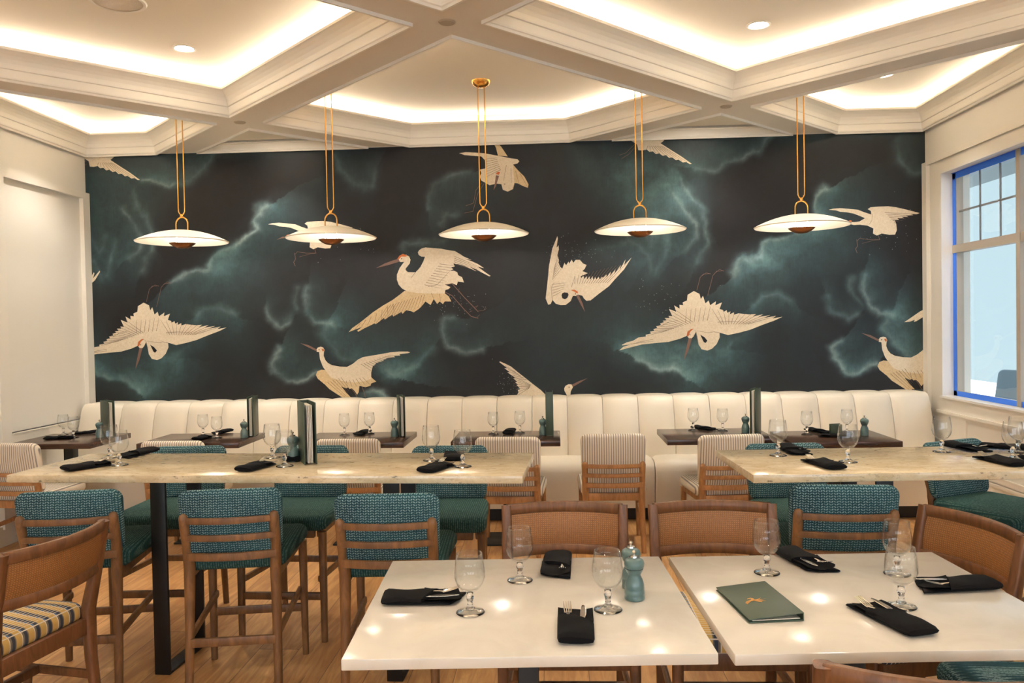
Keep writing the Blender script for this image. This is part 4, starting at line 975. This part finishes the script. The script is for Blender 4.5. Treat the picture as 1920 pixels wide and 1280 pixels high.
# napkin pouches with cutlery
def napkin():
    t = thing('folded_napkin', '', 'napkin')     # closed end -x, open end +x, length .21
    def sleeve(x0, x1, w0_, w1_, h0, h1, n=12, wob=.004):
        mb = MB(); NS = 14; 
        for i in range(n+1):
            q = i/n; x = x0+(x1-x0)*q; w = w0_+(w1_-w0_)*q; h = h0+(h1-h0)*q; 
            en = math.sin(min(1, q/.10+.35)*PI/2) ; 
            for k in range(NS):
                a = 2*PI*k/NS; c_, s_ = math.cos(a), math.sin(a); yy = math.copysign(abs(c_)**.75, c_)*w/2*(.9+.1*en); zz = h/2+math.copysign(abs(s_)**.8, s_)*h/2*en
                slant = yy*.45 if q > .8 else 0
                mb.v.append((x+slant*(q-.8)*5 if q > .8 else x, yy, zz+wob*.4*math.sin(x*60+yy*40)*(1 if s_ > 0 else 0)))
        for i in range(n):
            for k in range(NS): mb.f.append((i*NS+k, i*NS+(k+1) % NS, (i+1)*NS+(k+1) % NS, (i+1)*NS+k))
        mb.f.append(tuple(range(NS))[::-1]); mb.f.append(tuple(range(n*NS, (n+1)*NS))); return mb
    sleeve(-.105, .095, .084, .090, .017, .009).put('under_layer', M_nap, t)
    sleeve(-.107, .02, .086, .089, .0255, .023).put('pocket', M_nap, t)
    mb = MB(); N = 12
    for i in range(N+1):
        q = i/N; x = .0+.105*q
        for j in range(7):
            v = j/6*2-1; mb.v.append((x-abs(v)*.012*q, v*.044, .0095+.010*abs(v)**3*(1-q*.6)+.004*math.sin(q*5+v*3)*.6+.0015))
    for i in range(N):
        for j in range(6): mb.f.append((i*7+j, (i+1)*7+j, (i+1)*7+j+1, i*7+j+1))
    nv = len(mb.v); mb.v += [(x, y, z-.004) for x, y, z in mb.v]; mb.f += [tuple(q+nv for q in f[::-1]) for f in mb.f]
    mb.put('flap', M_nap, t)
    return t
def fork(parent=None):
    t = thing('fork', '', 'fork')
    MB().tube([(-.09, .0, .0), (-.05, 0, .003), (0, 0, .003), (.022, 0, .001), (.034, 0, -.001)], [.006, .004, .003, .0035, .008], [.0012]*5, n=8, ref=(0, 0, 1)).put('handle', M_steel, t)
    for k in range(4):
        y = (k-1.5)*.0058; MB().tube([(.031, y*.85, -.001), (.045, y, .001), (.060, y, .004), (.078, y, .009)], [.0026, .0017, .0016, .0009], [.0012]*4, n=6).put('tine', M_steel, t)
    return t
def knife():
    t = thing('table_knife', '', 'knife')
    mb = slab([(x, y) for x, y in [(.0, -.006), (.03, -.009), (.06, -.0085), (.082, -.004), (.088, .0), (.085, .004), (.06, .006), (.03, .006), (0, .005)]], .0014, .0004, 3, 2); mb.put('blade', M_steel, t)
    MB().tube([(0, 0, 0), (-.05, 0, 0), (-.09, 0, 0)], [.005, .006, .007], [.002, .003, .003], n=8).put('handle', M_steel, t)
    return t
n0, f0, k0 = napkin(), fork(), knife(); un, uf, uk = [False], [False], [False]
def puts(src, used, loc, rot, lb, grp, sc=1, tilt=0):
    if not used[0]: used[0] = True; q = src; q.location = loc; q.rotation_euler = (0, 0, rot); q['label'] = lb
    else: q = clone(src, loc, rot, lb)
    q['group'] = grp; q.scale = (sc, sc, sc)
    if tilt: q.rotation_euler = (0, tilt, rot)
    return q
def direction(p, q, z): a, b = onz(*p, z), onz(*q, z); return math.atan2(b.y-a.y, b.x-a.x), (a+b)/2
# (closed-end px, open-end px, plane, label, cutlery)
NP = [((712, 1127), (874, 1124), ZW, 'front left of the centre white table', 2), ((1080, 1207), (1079, 1150), ZW, 'at the front edge of the centre white table', 2), ((1047, 1045), (1041, 1083), ZW, 'at the back edge of the centre white table', 1),
      ((1475, 1038), (1543, 1072), ZW, 'at the back edge of the right white table', 2), ((1868, 1098), (1715, 1104), ZW, 'at the right end of the right white table', 2), ((1728, 1192), (1622, 1138), ZW, 'at the front of the right white table', 2),
      ((137, 881), (198, 871), ZT, 'at the left front of the left stone table', 1), ((281, 847), (235, 858), ZT, 'behind the goblets at the left of the left stone table', 0), ((458, 884), (506, 869), ZT, 'left of the menu at the front of the left stone table', 1),
      ((548, 866), (560, 852), ZT, 'mostly hidden behind the menu on the left stone table', 0), ((850, 862), (852, 852), ZT, 'at the back right of the left stone table, between goblets', 0), ((803, 885), (838, 872), ZT, 'at the front right of the left stone table', 1),
      ((1468, 839), (1505, 854), ZT, 'at the left back of the right stone table', 1), ((1570, 881), (1522, 864), ZT, 'at the left front of the right stone table', 1), ((1780, 836), (1836, 847), ZT, 'at the back right of the right stone table', 1),
      ((1899, 842), (1869, 840), ZT, 'rolled tight at the far right of the right stone table', 0), ((1916, 876), (1842, 858), ZT, 'at the front right of the right stone table', 1), ((1952, 874), (1932, 858), ZT, 'cut by the right edge of the photo', 0),
      ((100, 823), (122, 822), ZD, 'at the front of the leftmost walnut table', 0), ((180, 811), (144, 814), ZD, 'at the back of the leftmost walnut table', 0), ((431, 808), (402, 815), ZD, 'at the back of the second walnut table', 0), ((372, 824), (390, 819), ZD, 'at the front of the second walnut table', 0),
      ((690, 809), (668, 817), ZD, 'on the third walnut table', 0), ((960, 806), (950, 816), ZD, 'on the walnut table under the middle pendant', 0), ((1309, 803), (1330, 806), ZD, 'on the fifth walnut table', 0),
      ((1519, 807), (1546, 812), ZD, 'left one on the rightmost walnut table', 0), ((1580, 819), (1553, 818), ZD, 'front one on the rightmost walnut table', 0)]
for a, b, z, lb, cut in NP:
    an, m_ = direction(a, b, z); m_.z = z; near = z == ZW
    sc = 1 if z != ZD else .9
    puts(n0, un, m_, an, 'black folded napkin pouch '+lb, 'black napkin pouches', sc)
    dx, dy = math.cos(an), math.sin(an)
    if cut >= 1:
        loc = Vector((m_.x+dx*.022-dy*.017, m_.y+dy*.022+dx*.017, z+.0175)); puts(f0, uf, loc, an+.05, 'fork in the pouch '+lb, 'forks in napkin pouches', sc, -.05)
    if cut >= 2:
        loc = Vector((m_.x+dx*.012+dy*.016, m_.y+dy*.012-dx*.016, z+.0175)); puts(k0, uk, loc, an-.05, 'knife in the pouch '+lb, 'knives in napkin pouches', sc, -.04)
